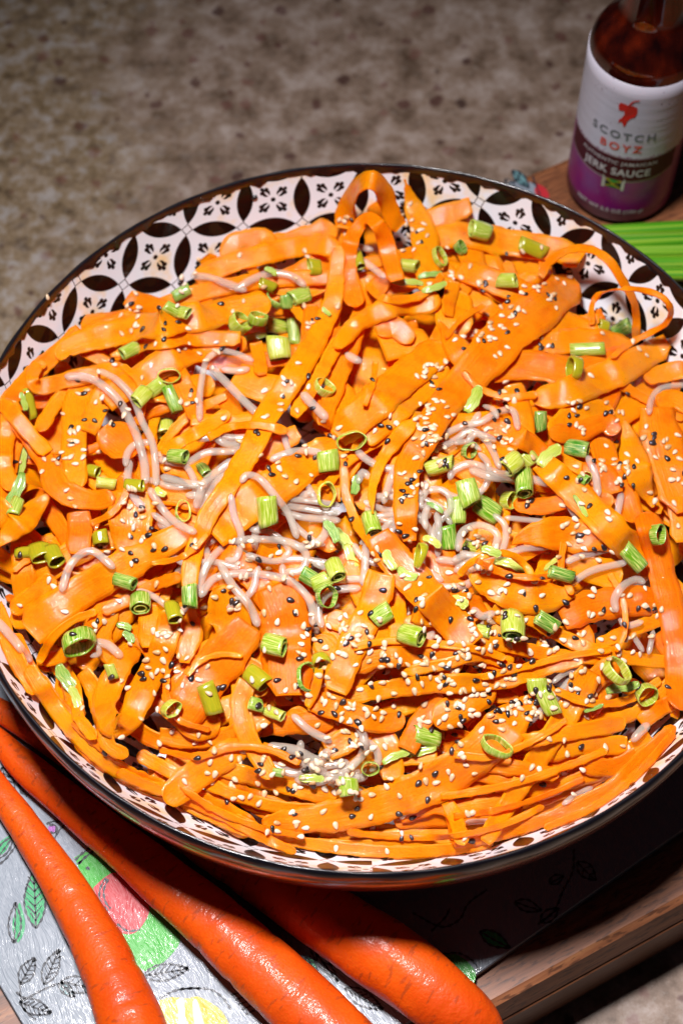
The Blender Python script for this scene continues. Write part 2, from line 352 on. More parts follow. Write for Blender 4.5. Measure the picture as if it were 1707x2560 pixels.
# ------------------------------------------------------------------ bowl
RB, ZR, DB = .1562, .1, .07
def binner(r): return ZR - .0018 - DB*(1-np.clip(r/RB, 0, 1)**6)
def bowl():
    root = empty('pasta_bowl', (0, 0, ZG))
    tag(root, 'wide round bowl with black and white tile pattern and black rim, full of carrot ribbons', 'bowl')
    rr = np.concatenate([np.linspace(0, .10, 12), np.linspace(.10, .1557, 54)[1:]])
    rf = np.linspace(0, RB, 4001); zf = -DB*(1-(rf/RB)**6); s = np.r_[0, np.cumsum(np.hypot(np.diff(rf), np.diff(zf)))]; s = s[-1]-s
    a, b, tx, ty = .0237359, .0029362, -.0251151, .1230133
    
    seg = 240; V = []; U = []; m = seg+1
    for r in rr:
        for j in range(m):
            th = -math.pi+2*math.pi*j/seg
            V.append((r*math.sin(th), r*math.cos(th), float(binner(r))-ZG))
            rho = .15-np.interp(r, rf, s)
            x, y = rho*math.sin(1.05*th)-tx, rho*math.cos(1.05*th)-ty
            # x = a i + b j ; y = b i - a j
            det = -(a*a+b*b); i = (-a*x-b*y)/det; jj = (a*y-b*x)/det
            U.append((i, jj))
    t = NT('tile_glaze'); sp = t.n('SeparateXYZ'); t.set(sp.inputs[0], t.uv())
    fx = t.math('ABSOLUTE', t.math('SUBTRACT', t.math('FRACT', sp.outputs[0]), .5)); fy = t.math('ABSOLUTE', t.math('SUBTRACT', t.math('FRACT', sp.outputs[1]), .5))
    ex = t.math('SUBTRACT', .5, fx); ey = t.math('SUBTRACT', .5, fy)
    def soft(d, k=90.):   # d>0 inside
        nd = t.n('Clamp'); t.set(nd.inputs[0], t.math('MULTIPLY_ADD', d, k, .5)); return nd.outputs[0]
    def lens(across, along):
        R_ = .62; q = t.math('SQRT', t.math('MAXIMUM', t.math('SUBTRACT', R_*R_, t.math('MULTIPLY', along, along)), 0.0))
        return t.math('SUBTRACT', t.math('SUBTRACT', q, R_-.147), across)
    mask = t.math('MAXIMUM', soft(lens(ex, fy)), soft(lens(ey, fx)))
    l1 = t.math('ABSOLUTE', t.math('SUBTRACT', t.math('ADD', ex, ey), .098))
    mask = t.math('MAXIMUM', mask, soft(t.math('SUBTRACT', .011, l1), 110.))
    P = t.math('MULTIPLY', t.math('ADD', fx, fy), .70711); Q = t.math('ABSOLUTE', t.math('MULTIPLY', t.math('SUBTRACT', fx, fy), .70711))
    def circ(cp, cq, r, ap=1., aq=1.):
        dp = t.math('MULTIPLY', t.math('SUBTRACT', P, cp), ap); dq = t.math('MULTIPLY', t.math('SUBTRACT', Q, cq), aq)
        return t.math('SUBTRACT', r, t.math('SQRT', t.math('ADD', t.math('MULTIPLY', dp, dp), t.math('MULTIPLY', dq, dq))))
    pet = t.math('MAXIMUM', circ(.19, 0., .083, 1., 1.15), t.math('MAXIMUM', circ(.235, .052, .040), circ(.292, 0., .036)))
    pet = t.math('MINIMUM', pet, t.math('MULTIPLY', circ(.155, 0., .017, .26, 1.), -1.))
    mask = t.math('MAXIMUM', mask, soft(pet)); mask = t.math('MAXIMUM', mask, soft(circ(0., 0., .043)))
    ps = t.pos()
    st = t.ramp(t.noise(ps, 55, 3, .6), [(.52, C4(0, 0, 0)), (.68, C4(1, 1, 1))])
    white = t.mix(t.math('MULTIPLY', st, .75), C4(.80, .83, .88), C4(.86, .58, .18))
    col = t.mix(mask, white, t.mix(t.noise(ps, 40, 2), C4(.004, .002, .002), C4(.009, .003, .002)))
    wt = t.noise(ps, 170, 2)
    m_ = t.p(Base_Color=col, Roughness=.4, Specular_IOR_Level=.12, Coat_Weight=.38, Coat_Roughness=.04, Coat_Normal=t.bump(wt, .12, .001))
    mesh('inner_wall', V, grid_faces(len(rr), m), m_, root, uvs=U)
    tb = NT('black_glaze'); nz = tb.noise(tb.pos(), 260, 3)
    blk = tb.p(Base_Color=C4(.006, .005, .008), Roughness=.3, Specular_IOR_Level=.35, Coat_Weight=.6, Coat_Roughness=.1, Coat_Normal=tb.bump(nz, .25, .0008))
    # the lip: a rounded band proud of the walls, with the little uneven overlaps of hand glazing
    seg = 480; V = []; prof = [(.1551, -.0034), (.1552, -.0021), (.1553, -.0008), (.1557, .0002), (.1563, .0003), (.1570, -.0006), (.1575, -.0022), (.1577, -.0044), (.1575, -.0066)]
    for k, (r, z) in enumerate(prof):
        for j in range(seg):
            th = 2*math.pi*j/seg; wv = .0004*math.sin(th*53+2*math.sin(th*17))+.0003*math.sin(th*131) if k == 0 else .00012*math.sin(th*41+k)
            V.append(((r+(wv if k else wv))*math.sin(th), (r+wv)*math.cos(th), ZR-ZG+z - (abs(wv)*3 if k == 0 else 0)))
    mesh('rim_band', V, grid_faces(len(prof), seg, True), blk, root)
    to = NT('amber_glaze'); so = to.n('SeparateXYZ'); to.set(so.inputs[0], to.pos())
    oc = to.ramp(to.noise(to.scale(to.pos(), (30, 30, 900)), 1, 2), [(.3, C4(.22, .022, .006)), (.55, C4(.36, .05, .01)), (.7, C4(.16, .015, .004))])
    om = to.p(Base_Color=oc, Roughness=.25, Coat_Weight=1., Coat_Roughness=.08)
    gl = NT('gold_line'); gm = gl.p(Base_Color=C4(.42, .20, .02), Roughness=.3, Coat_Weight=.6)
    lathe('gold_line', [(.1572, ZR-ZG-.0062), (.1577, ZR-ZG-.0070), (.1575, ZR-ZG-.0084), (.1572, ZR-ZG-.0090)], gm, root, 240)
    ro = np.linspace(0, 1, 34)**.5
    out = [(float(.1573-.062*q**3.2), float(ZR-.0086-ZG-(DB-.0045)*(1-(1-q**1.6)**1.15))) for q in np.linspace(0, 1, 34)]
    out = out+[(.094, .004), (.092, .0), (.087, .0), (.085, .003), (0.0005, .003)]
    lathe('outer_wall', out, om, root, 200)
bowl()

# ------------------------------------------------------------------ heap surface in picture cells
CELL = 4; GW, GH = 1707//CELL+60, 2560//CELL
OFFX = 30
edge_top = [(-60, 1120), (0, 985), (40, 950), (75, 890), (150, 850), (180, 810), (330, 765), (330, 740), (480, 700), (490, 640), (560, 590), (660, 575), (830, 565), (870, 480), (1000, 480), (1130, 500), (1180, 560), (1300, 600), (1380, 640), (1450, 720), (1530, 790), (1640, 830), (1700, 900), (1760, 1000)]
edge_bot = [(-70, 1400), (0, 1500), (40, 1620), (130, 1740), (250, 1885), (420, 2000), (560, 2075), (700, 2120), (950, 2140), (1150, 2120), (1300, 2080), (1450, 2010), (1560, 1920), (1680, 1810), (1760, 1700)]
tt = np.linspace(.55, .95, 1601)
def wallhit(px, py):
    d = rays(px, py); P = CAM + d*tt[:, None]; r = np.hypot(P[:, 0], P[:, 1]); k = np.argmax((P[:, 2] < binner(r)) & (r < RB) & (P[:, 2] < ZR))
    return P[k]
ths, zes = [], []
for p in edge_top+edge_bot:
    h = wallhit(*p)
    if h[2] > 0: ths.append(math.atan2(h[0], h[1])); zes.append(h[2])
o_ = np.argsort(ths); ths = np.array(ths)[o_]; zes = np.array(zes)[o_]
ths = np.r_[ths-2*math.pi, ths, ths+2*math.pi]; zes = np.r_[zes, zes, zes]
qa = np.linspace(-math.pi, math.pi, 361); qz = np.interp(qa, ths, zes)
qz = np.convolve(np.r_[qz[-25:], qz, qz[:25]], np.ones(21)/21, 'same')[25:-25]
qr = RB*np.clip(1-(ZR-.0018-qz)/DB, .02, 1)**(1/6.)
ZC = ZR+.004
def heap(X, Y):
    r = np.hypot(X, Y); a = np.arctan2(X, Y); ze = np.interp(a, qa, qz); re = np.interp(a, qa, qr)
    k = np.clip(r/re, 0, 1.2); return ze+(ZC-ze)*(1-k**2.4)
gy, gx = np.mgrid[0:GH, 0:GW]; PX = (gx-OFFX+.5)*CELL; PY = (gy+.5)*CELL
def surf(px, py, drop):
    d = rays(px, py); z = np.full(np.shape(px), .09)
    for _ in range(14):
        P = at(px, py, z); r = np.hypot(P[..., 0], P[..., 1]); f = np.maximum(heap(P[..., 0], P[..., 1])-drop, binner(r)+.0004)
        f = np.where(r > RB, ZR, f); z = .5*z+.5*f
    return z
TOP = surf(PX, PY, .026)       # height of whatever lies topmost along each picture cell's line of sight
BASE = surf(PX, PY, .0015)
def cell(px, py):
    return np.clip((np.asarray(py)/CELL).astype(int), 0, GH-1), np.clip((np.asarray(px)/CELL+OFFX).astype(int), 0, GW-1)
TOCAM = lambda P: (CAM-P)/np.linalg.norm(CAM-P, axis=-1)[..., None]
def nrm(v): return v/(np.linalg.norm(v, axis=-1)[..., None]+1e-12)
def smooth1(n, amp, scale):
    k = max(2, int(n/scale)+2); c = np.array([rnd.gauss(0, 1) for _ in range(k)]); x = np.linspace(0, k-1.001, n)
    i = x.astype(int); f = x-i; f = f*f*(3-2*f); return amp*(c[i]*(1-f)+c[np.minimum(i+1, k-1)]*f)
def drape(zreq, it, keep=None):
    z = zreq.copy()
    for _ in range(it):
        a = z.copy(); a[1:-1] = (z[:-2]+z[2:]+z[1:-1])/3; a[0] = (z[0]*2+z[1])/3; a[-1] = (z[-1]*2+z[-2])/3
        z = np.maximum(zreq, a)
    k = np.array([1, 2, 3, 2, 1.])/9
    return np.maximum(np.convolve(np.r_[[z[0]]*2, z, [z[-1]]*2], k, 'valid'), zreq-.0004)
INFO = {}
def lay_ribbon(crop, widths, pts, end=None, floor=True, roll=.22, twist=0., name='carrot_ribbon', pool=None):
    s = CR[crop][2]; pts = full(crop, [p if len(p) > 2 else (p[0], p[1], 0.) for p in pts]); Q = spline(pts, 7.)
    n = len(Q); px, py = Q[:, 0], Q[:, 1]
    wpx = np.interp(np.linspace(0, 1, n), np.linspace(0, 1, len(widths)), widths)*s*1.07
    w = wpx*(1+smooth1(n, .035, 5))
    Lr, Rr = 1+smooth1(n, .035, 4), 1+smooth1(n, .035, 4)
    # end shapes
    sd = np.r_[0, np.cumsum(np.hypot(np.diff(px), np.diff(py)))]; tot = sd[-1]
    end = end or rnd.choice(['round', 'cut', 'round', 'cut'])
    for k, dd in enumerate((sd, tot-sd)):
        e = end if k == 0 else rnd.choice([end, 'round', 'cut'])
        if e == 'round': q = np.clip(dd/(wpx.mean()*.5), 0, 1); w = w*np.sqrt(np.clip(1-(1-q)**2, .03, 1))
        elif e == 'point': q = np.clip(dd/(wpx.mean()*1.3), 0, 1); w = w*np.clip(q**.7, .06, 1)
        else: q = np.clip(dd/(wpx.mean()*.35), 0, 1); Lr = Lr*(.55+.45*q) if k else Lr; w = w*np.clip(.85+.15*q, 0, 1)
    iy, ix = cell(px, py); z = BASE[iy, ix]; cup = None
    for _ in range(2):
        P = at(px, py, z); T = nrm(np.gradient(P, axis=0)); P2 = P+np.array([[.003, 0, 0]]); P3 = P+np.array([[0, .003, 0]])
        hn = nrm(np.stack([-(heap(P2[:, 0], P2[:, 1])-heap(P[:, 0], P[:, 1]))/.003, -(heap(P3[:, 0], P3[:, 1])-heap(P[:, 0], P[:, 1]))/.003, np.ones(n)], 1))
        N = nrm(hn*.6+TOCAM(P)*.7); T2 = nrm(T-N*(T*N).sum(1)[:, None]); L = np.cross(N, T2)
        ang = smooth1(n, roll, 16)+np.linspace(-twist, twist, n)
        L = L*np.cos(ang)[:, None]+N*np.sin(ang)[:, None]; N = np.cross(T2, L)
        ax, ay = proj(P+L*.002); ppm = np.hypot(ax-px, ay-py)/.002
        hw = np.clip(w/2/np.maximum(ppm, 2200), .0004, .03)
        if cup is None: cup = np.clip(smooth1(n, .045, 18)+rnd.uniform(-.05, .05), -.14, .14); wob = smooth1(n, .00028, 8)
        ks = np.linspace(-1, 1, 7); zr = np.full(n, -9.)
        for k in ks:
            E = P+L*(hw*k)[:, None]+N*(cup*hw*2*k*k+np.sign(k)*k*k*wob)[:, None]; ex, ey = proj(E); cy, cx = cell(ex, ey); zr = np.maximum(zr, TOP[cy, cx]-(E[:, 2]-P[:, 2]))
        z0 = np.maximum(zr+.0008, BASE[iy, ix]-(.004 if floor is True else floor)) if floor else zr+.0008
        z = drape(z0, 26)+Q[:, 2]*.001
    P = at(px, py, z); T2 = nrm(np.gradient(P, axis=0)); L = nrm(L-T2*(L*T2).sum(1)[:, None]); N = np.cross(T2, L)
    m = 7; th = rnd.uniform(.00017, .0003)
    js = np.linspace(-1, 1, m); jj = np.r_[js, js[::-1]]; sg = np.r_[np.ones(m), -np.ones(m)]; ul = sd/5800.
    a = jj[None, :]*np.where(jj[None, :] > 0, Rr[:, None], Lr[:, None])*hw[:, None]
    a = a+(np.abs(jj[None, :]) > .9)*jj[None, :]*smooth1(n, .00016, 1.6)[:, None]
    off = (cup*hw)[:, None]*(jj*jj*2.0)[None, :]+np.sign(jj)[None, :]*(np.abs(jj)[None, :]**2)*wob[:, None]
    V = P[:, None, :]+L[:, None, :]*a[..., None]+N[:, None, :]*(off+sg[None, :]*th)[..., None]
    U = np.stack([np.broadcast_to(ul[:, None], a.shape), a+np.where(sg > 0, 0, .01)[None, :]], -1).reshape(-1, 2)
    V = V.reshape(-1, 3); K = 2*m; F = grid_faces(n, K, True)+[tuple(range(K)), tuple(range((n-1)*K, n*K))[::-1]]
    if pool is not None: pool.append((V, F, U)); o = None
    else:
        o = mesh(name, V, F, M['carrot'], uvs=U)
        sm = np.ones(len(F), bool); q = np.arange(n-1)*K; sm[q+m-1] = False; sm[q+K-1] = False; sm[-2:] = False
        o.data.polygons.foreach_set('use_smooth', sm)
    for k in np.linspace(-1, 1, max(3, int(hw.max()*5800/CELL*1.4)|1)):     # record the new topmost heights
        for fr in (0, .5):
            Pm = P.copy(); 
            if fr: Pm[:-1] = (P[:-1]+P[1:])/2
            E = Pm+L*(hw*k)[:, None]+N*(cup*hw*2*k*k+np.sign(k)*k*k*wob)[:, None]; ex, ey = proj(E); cy, cx = cell(ex, ey); np.maximum.at(TOP, (cy, cx), E[:, 2]+th)
    if o is None: return None
    mid = n//2; INFO[o.name] = dict(px=px, py=py, c=P[mid], w=float(np.mean(wpx)), len=float(tot), dx=px[-1]-px[0], dy=py[-1]-py[0], lift=max(Q[:, 2]))
    return o
def lay_noodle(crop, width, pts):
    s = CR[crop][2]; pts = full(crop, [p if len(p) > 2 else (p[0], p[1], 0.) for p in pts]); Q = spline(pts, 6.); n = len(Q); px, py = Q[:, 0], Q[:, 1]
    px = px+smooth1(n, .9, 12); py = py+smooth1(n, .9, 12)
    iy, ix = cell(px, py); r = width*s*.82/2/5700.; z = np.maximum(TOP[iy, ix], BASE[iy, ix]-.003)+r*.8; z = drape(z, 22)+Q[:, 2]*.001
    P = at(px, py, z); q = np.minimum(np.arange(n), np.arange(n)[::-1]); rad = r*(1+smooth1(n, .03, 9))*np.sqrt(np.clip(1-(1-np.clip(q/2.5, 0, 1))**2, .12, 1))
    V, F, U = tube(P, rad, 10, .8); o = mesh('glass_noodle', V, F, M['noodle'], uvs=U)
    for k in (-.7, 0, .7):
        L = np.cross(nrm(np.gradient(P, axis=0)), TOCAM(P)); E = P+nrm(L)*r*k; ex, ey = proj(E); cy, cx = cell(ex, ey); np.maximum.at(TOP, (cy, cx), E[:, 2]+r*(.8 if k == 0 else .4))
    sd = np.hypot(np.diff(px), np.diff(py)).sum(); INFO[o.name] = dict(px=px, py=py, c=P[n//2], w=width*s, len=float(sd), dx=px[-1]-px[0], dy=py[-1]-py[0], lift=0)
    return o

# ------------------------------------------------------------------ buried filling
def in_food(px, py):
    return np.interp(px, [p[0] for p in edge_top], [p[1] for p in edge_top]) < py < np.interp(px, [p[0] for p in edge_bot], [p[1] for p in edge_bot])
RIB, NOO, SCA, FILL = [], [], [], []
def random_path(step):
    while True:
        x, y = rnd.uniform(-40, 1740), rnd.uniform(520, 2130)
        if not in_food(x, y): continue
        a = rnd.uniform(0, 2*math.pi); pts = [(x, y)]; turn = rnd.gauss(0, .25)
        for k in range(rnd.randint(3, 5)):
            a += turn+rnd.gauss(0, .25); x += step*math.cos(a); y += step*math.sin(a)
            if not in_food(x, y-12) or not in_food(x, y+12): break
            pts.append((x, y))
        if len(pts) >= 3: return pts
POOL = []
for _ in range(120): lay_ribbon('X', [rnd.choice([40, 60, 80, 100])], random_path(85), floor=False, roll=.2, pool=POOL)
g_ = (TOP-BASE)[150:520, 60:400]; print('after deep', np.percentile(g_, [5, 25, 50, 75, 95]))
b = 0; AV, AF, AU = [], [], []
for V, F, U in POOL: AV.append(V); AU.append(U); AF += [tuple(b+q for q in f) for f in F]; b += len(V)
tag(mesh('carrot_shreds', np.vstack(AV), AF, M['carrot'], uvs=np.vstack(AU)), 'deep mass of carrot shreds glimpsed in the gaps between the upper ribbons', 'carrot ribbon', kind='stuff')
for _ in range(135): FILL.append(lay_ribbon('X', [rnd.choice([22, 30, 42, 60])], random_path(105), floor=.0105, roll=.2))

g_ = (TOP-BASE)[150:520, 60:400]; print('after fill', np.percentile(g_, [5, 25, 50, 75, 95]))
# ------------------------------------------------------------------ traced food: crop letter, width(s), end shape, path; bottom first
RIBBONS = """
E 60 - 250,470 380,530 520,560 660,580 800,585
E 60 - 480,590 640,600 800,590 960,560 1100,520
E 55 - 700,540 860,530 1020,520 1180,480 1320,420
E 60 - 160,420 280,480 420,520 560,530
E 60 - 1080,480 1220,440 1360,370 1470,290
E 55 - 300,330 440,400 600,470 740,490
E 60 - 900,440 1040,420 1200,380 1340,310
F 60 - 180,0 260,120 380,240 500,330
F 60 - 330,260 460,370 620,450 800,500
F 70 - 60,-200 120,-60 220,80 320,180
F 70 - 430,20 520,140 640,240 780,300
A 90 r 1040,500 1080,425 1160,400 1215,395 1230,430 1200,480
A 90 - 900,590 1050,520 1250,460 1450,430 1568,440
A 70 - 720,720 880,660 1050,620 1250,590 1568,575
A 80 c 590,665 650,690 720,710 800,730
A 60 - 180,1290 250,1170 330,1080
A 110 - 400,1050 350,1150 340,1300 345,1480 330,1560
A 100 - 500,1080 450,1180 400,1290
A 90 - 790,970 860,1100 920,1240
A 130 c 1080,1030 1200,1080 1310,1110
A 60 - 1180,880 1195,960 1205,1030
A 60 - 1568,860 1490,1000 1420,1120 1350,1220
A 60 - 880,1235 1050,1240 1180,1225
A 120 - 1010,880 780,960 600,1060 480,1150
A 70 p 510,940 800,865 1110,860
A 80/130/130/120 r 275,960 310,905 450,855 700,800 1000,745 1250,700
A 60/80 r 215,990 175,985 150,1050,3 190,1085 320,1050 460,1015
C 160 - 470,40 540,90 630,160
C 110 c 360,420 370,520 350,620
C 190/190/100 c 620,330 610,450 585,640
C 100 - 100,560 110,700 120,850
C 70 - 95,50 60,140 40,260
C 80 - 60,-90 35,60 20,200 60,330
B 90 c 390,310 500,280 600,250
B 110 - 420,400 560,372 720,405 870,430 1000,450 1100,495
B 50/110/110 p 295,125 330,230 380,350 400,480 400,640
B 100 - 540,530 700,590 820,640 920,690
B 90 - 1040,600 1000,660 880,700 760,700
B 160 - 560,640 520,760 600,800
B 130 - 190,900 300,870 410,880
B 90 - 330,870 250,800 160,820
B 120 - 940,770 1040,790 1150,850
B 110 - 800,900 1000,870 1200,870 1320,900
B 90 - 790,1060 830,1180 850,1300
B 130 - 690,1000 850,975 1050,1005 1250,960 1330,940
B 80 - 1390,1040 1500,1010 1600,1000
B 80 - 1440,1150 1530,1130 1620,1190
B 110 - 960,1290 1060,1220 1150,1195 1250,1180
B 80 - 490,980 370,1110 230,1230 110,1330
D 70 - 390,160 560,230 680,310
D 90 - 650,10 780,60 870,110 930,170
D 110 - 1190,80 1220,200 1290,330 1340,470
D 80 - 950,60 1080,60 1200,15 1270,60
D 120 - 1100,250 1200,260 1240,340
D 90 - 1030,330 1150,360 1250,370
D 70 - 790,385 920,395 1040,370
D 130/130 - 940,480 1040,560 1150,680 1290,720
D 90 - 1500,200 1540,380 1560,560
C 60 - 740,215 850,240 940,320
C 90 - 700,340 850,360 960,420
C 80 c 1230,180 1290,110 1380,60
C 70 - 1440,480 1470,540 1550,600
C 70 - 1200,230 1140,330 1090,420
C 110 - 980,620 940,700 960,790
C 120 - 1190,600 1300,650 1400,720
C 90 - 520,870 480,950 475,1030 540,1120
C 60 - 470,900 400,980 300,1080 190,1110
C 55 p 900,560 760,620 620,640
C 95 c 690,850 690,950 680,1050
C 80 - 990,1030 900,1130 820,1220 770,1310
C 100 - 1480,900 1530,960 1600,1060
C 100 - 1460,1000 1540,1080 1600,1160
C 150 - 1390,1200 1470,1240 1568,1250
C 90 - 1100,1110 1200,1180 1180,1280
C 80 r 260,725 170,790 55,890
C 130 p -20,590 80,480 200,370 235,340
D 80 - 230,680 260,850 262,1040
D 90 - 300,900 360,960 450,960
D 110 - 690,880 800,880 920,860
D 60 - 1090,920 1130,1000 1120,1080
D 60 - 1170,1030 1330,960 1490,900
D 130 - 1010,910 1150,850 1300,830 1470,820
D 60 - 1440,980 1500,1060 1560,1100
D 60 - 640,1010 800,1040 1000,1080 1250,1090
D 60 - 840,895 950,955 1100,1030 1300,1085 1520,1110
D 90 - 480,830 420,900 330,880
D 80 - 40,640 80,760 120,860
D 90 - -60,900 20,930 120,1000
D 90 - 870,1170 940,1250 900,1360
D 170 - 400,560 470,700 540,830 620,920
E 40 - 1230,240 1380,235 1490,170 1545,110
E 45 - 870,505 1030,480 1180,440 1340,390
E 40 - 860,450 980,425 1080,415
E 40 - 1000,440 1150,400 1250,350
E 60 - 850,370 950,390 1060,420
E 55 - 1150,345 1260,320 1400,315
E 60 - 1265,365 1350,385 1430,350
E 50 - 1440,250 1490,210 1550,180
E 60 - 560,380 700,350 830,340
E 70 - 640,260 685,330 690,420
E 60 - 740,330 780,250 850,170
E 90 - 820,250 920,190 1000,130
E 60 - 380,220 480,260 580,280
E 70 c 500,335 560,300 630,255
E 50 - 0,285 120,300 240,270 340,215
E 60 - 340,260 450,250 520,250
E 50 - 170,380 320,420 450,455 530,470
E 35 - 120,420 230,465 350,500 480,510
E 30 - 220,530 350,590 500,612 640,612
E 35 - 70,490 230,560 400,602 560,626 720,636 880,626 1000,600
E 45 c 720,530 830,500 880,530 890,615
E 50 - 1400,105 1340,150 1280,220
E 40 - 1545,260 1450,345 1370,425 1280,480 1150,540 1020,580 880,606
E 24 - 1540,280 1430,400 1300,500 1150,565
F 70 - -20,-330 10,-250 40,-160 90,-60 160,60
F 70 - 120,-60 200,60 300,200 430,330 560,410 710,470
F 60 - 600,320 700,375 810,430 900,450
F 50 - 510,400 620,450 730,490
F 40 - 720,500 820,530 960,590 1100,665 1290,750
F 60 - 330,170 420,260 540,330
F 60 - 420,60 440,200 480,290 560,330
F 110 c 760,130 860,200 960,170
F 70 - 360,-40 420,60 430,150
D 120/150/150/120 p 780,570 860,530 1000,520 1150,550 1260,600
D 60/150/160/50 r 590,710 720,765 880,810 1070,800
C 200/190/200 - 150,960 230,900 330,850
C 110/140/150/180 - 880,500 700,600 520,710 350,810 220,895 130,975
C 150/170/150 - 980,530 1100,430 1250,320 1400,215 1568,120
C 130/190/190/110 r 1000,770 1050,860 1060,960 1020,1030
C 170/220/230/210 c 1260,760 1310,900 1320,1080 1330,1270
C 150/190/200/180 c 1150,940 1060,1060 950,1190 870,1320 820,1400
C 110/110/60 p 890,850 880,980 845,1120
C 50 r 470,885 590,830 700,765 840,720
C 100/110/115/110 r 640,1050 570,1110 510,1220 480,1330 520,1410 600,1370 660,1240 720,1130 770,1000 790,870
F 50 - 340,90 345,160 420,260
C 60 r 745,155 850,90 960,30 1060,-40
B 140/150/140 r 480,880 330,1000 200,1110 80,1210 -20,1300
B 60 c 520,590 500,680 490,750
B 60/110/60 p 450,770 520,880 570,960 600,1050
C 60/90/110/80 - 60,-5 140,90 225,210 270,310 360,360 460,370 530,345
A 70 - 0,1140 60,1210 130,1290 220,1390
B 150/200/200/150/120/110/90 r 1080,590 950,690 800,800 680,930 560,1060 450,1190 380,1317 320,1420 300,1530 300,1680 310,1780
D 40 - 5,150 20,260 30,350 80,480 150,580
D 90/50/30 p 350,-10 240,110 175,220 145,330 150,430
B 60/95/90 r -20,900 60,800 150,740 270,700 400,695 430,640
B 85 - 20,350 40,240,6 90,150,14 150,130,18 200,190,14 240,300,6 270,350
B 90/80/60/75/80 - 75,710 40,570,3 45,430,8 85,345,14 135,305,17 190,360,13 225,470,6 255,590
B 90/140/140/90 r 880,1140 1050,1090 1250,1010 1400,930 1500,870
B 34/40/34 - 915,570 960,500,5 1050,450,10 1150,450,13 1230,500,14 1290,590,12 1340,680,8 1352,760,4 1350,870
B 26 - 1150,790 1150,700,6 1190,650,10 1290,625,14 1400,635,16 1480,670,15 1512,730,12 1480,790,8 1400,835,5 1300,890 1240,945
A 60/90/110/110/90/80/70 r 1560,430 1550,560 1530,700 1450,870 1350,1040 1230,1220 1180,1330 1060,1530 960,1680 890,1870 870,2030
D 100/130/140/120 - 920,190 1060,320 1200,460 1330,590 1460,700
D 120/150/150/140 c 170,520 260,650 380,780 500,910 605,1030
D 170/190/170 c 1450,-60 1480,100 1520,250 1580,420
D 110/120/100 p 1300,0 1330,120 1370,260 1430,400
D 130/120/140 - 1400,420 1440,560 1480,720 1520,900 1550,1100 1570,1330
D 30 - 545,710 600,650,4 700,608,8 790,620,8 850,670,4 885,730
D 90/80/50 p 0,1165 150,1095 350,1080 550,1075 700,1110 830,1150
D 50/40 p 270,1160 480,1115 640,1085 820,1145
D 80/80/60 - 30,1270 200,1235 420,1210 620,1200 800,1180 960,1130 1110,1095
D 130 - 190,700 150,850 80,980 20,1120 -30,1240
D 100/90 - 1260,1110 1160,1190 1080,1290 1000,1390
E 70 r 450,180 560,215 650,243 735,240
E 75/70/60/50 c 1290,90 1230,200 1140,340 1050,480 970,605
E 45 c 1060,315 1180,285 1300,265 1395,250
E 45 c 960,368 1070,385 1195,405
E 140/130/120/110/100/80/50 p 1130,165 1020,275 900,380 750,460 600,510 450,537 305,545
E 80/85/70 r 15,485 80,430 160,370 260,315
F 90/70 - 1080,0 1050,100 1070,220 1120,320 1190,430
G 60 - 550,180 590,270 620,370
E 22 - 840,470 960,452 1100,420 1240,370 1340,330
E 20 - 560,575 700,590 860,590 1010,560 1150,500
E 20 p 60,440 160,505 290,560 430,590
E 18 - 880,530 1010,510 1150,470 1270,415
E 24 - 1180,150 1290,190 1400,180 1500,120
E 20 - 880,345 1000,350 1120,300 1220,240
E 22 - 0,330 110,350 220,320 330,330 420,370
E 18 - 30,60 20,160 60,240 150,270
E 26 - 480,60 470,140 440,200
D 34 - 60,1040 220,1010 400,1020 600,1045 760,1090
D 30 - 640,1180 840,1130 1040,1080 1240,1050
D 26 - 1230,700 1290,820 1300,960 1260,1060
D 30 - 1020,560 1010,680 1060,800
D 26 - 620,640 740,700 900,720 1060,690
C 36 - 180,1120 240,1010 330,930 450,880
C 26 - 700,660 820,640 900,590 960,520
C 30 - 420,480 500,440 560,380 600,290
C 24 - 860,1180 930,1110 1020,1080 1120,1090
C 28 - 60,700 140,640 240,640 330,700
B 30 - 560,1000 640,1080 760,1120 900,1110
B 26 - 160,960 150,1060 110,1160
B 34 - 120,600 180,660 280,680 400,640 470,560
B 24 - 660,700 560,760 480,850
A 30 - 560,980 640,1060 660,1160 640,1260
A 34 - 960,1320 1060,1270 1190,1260 1330,1290
"""
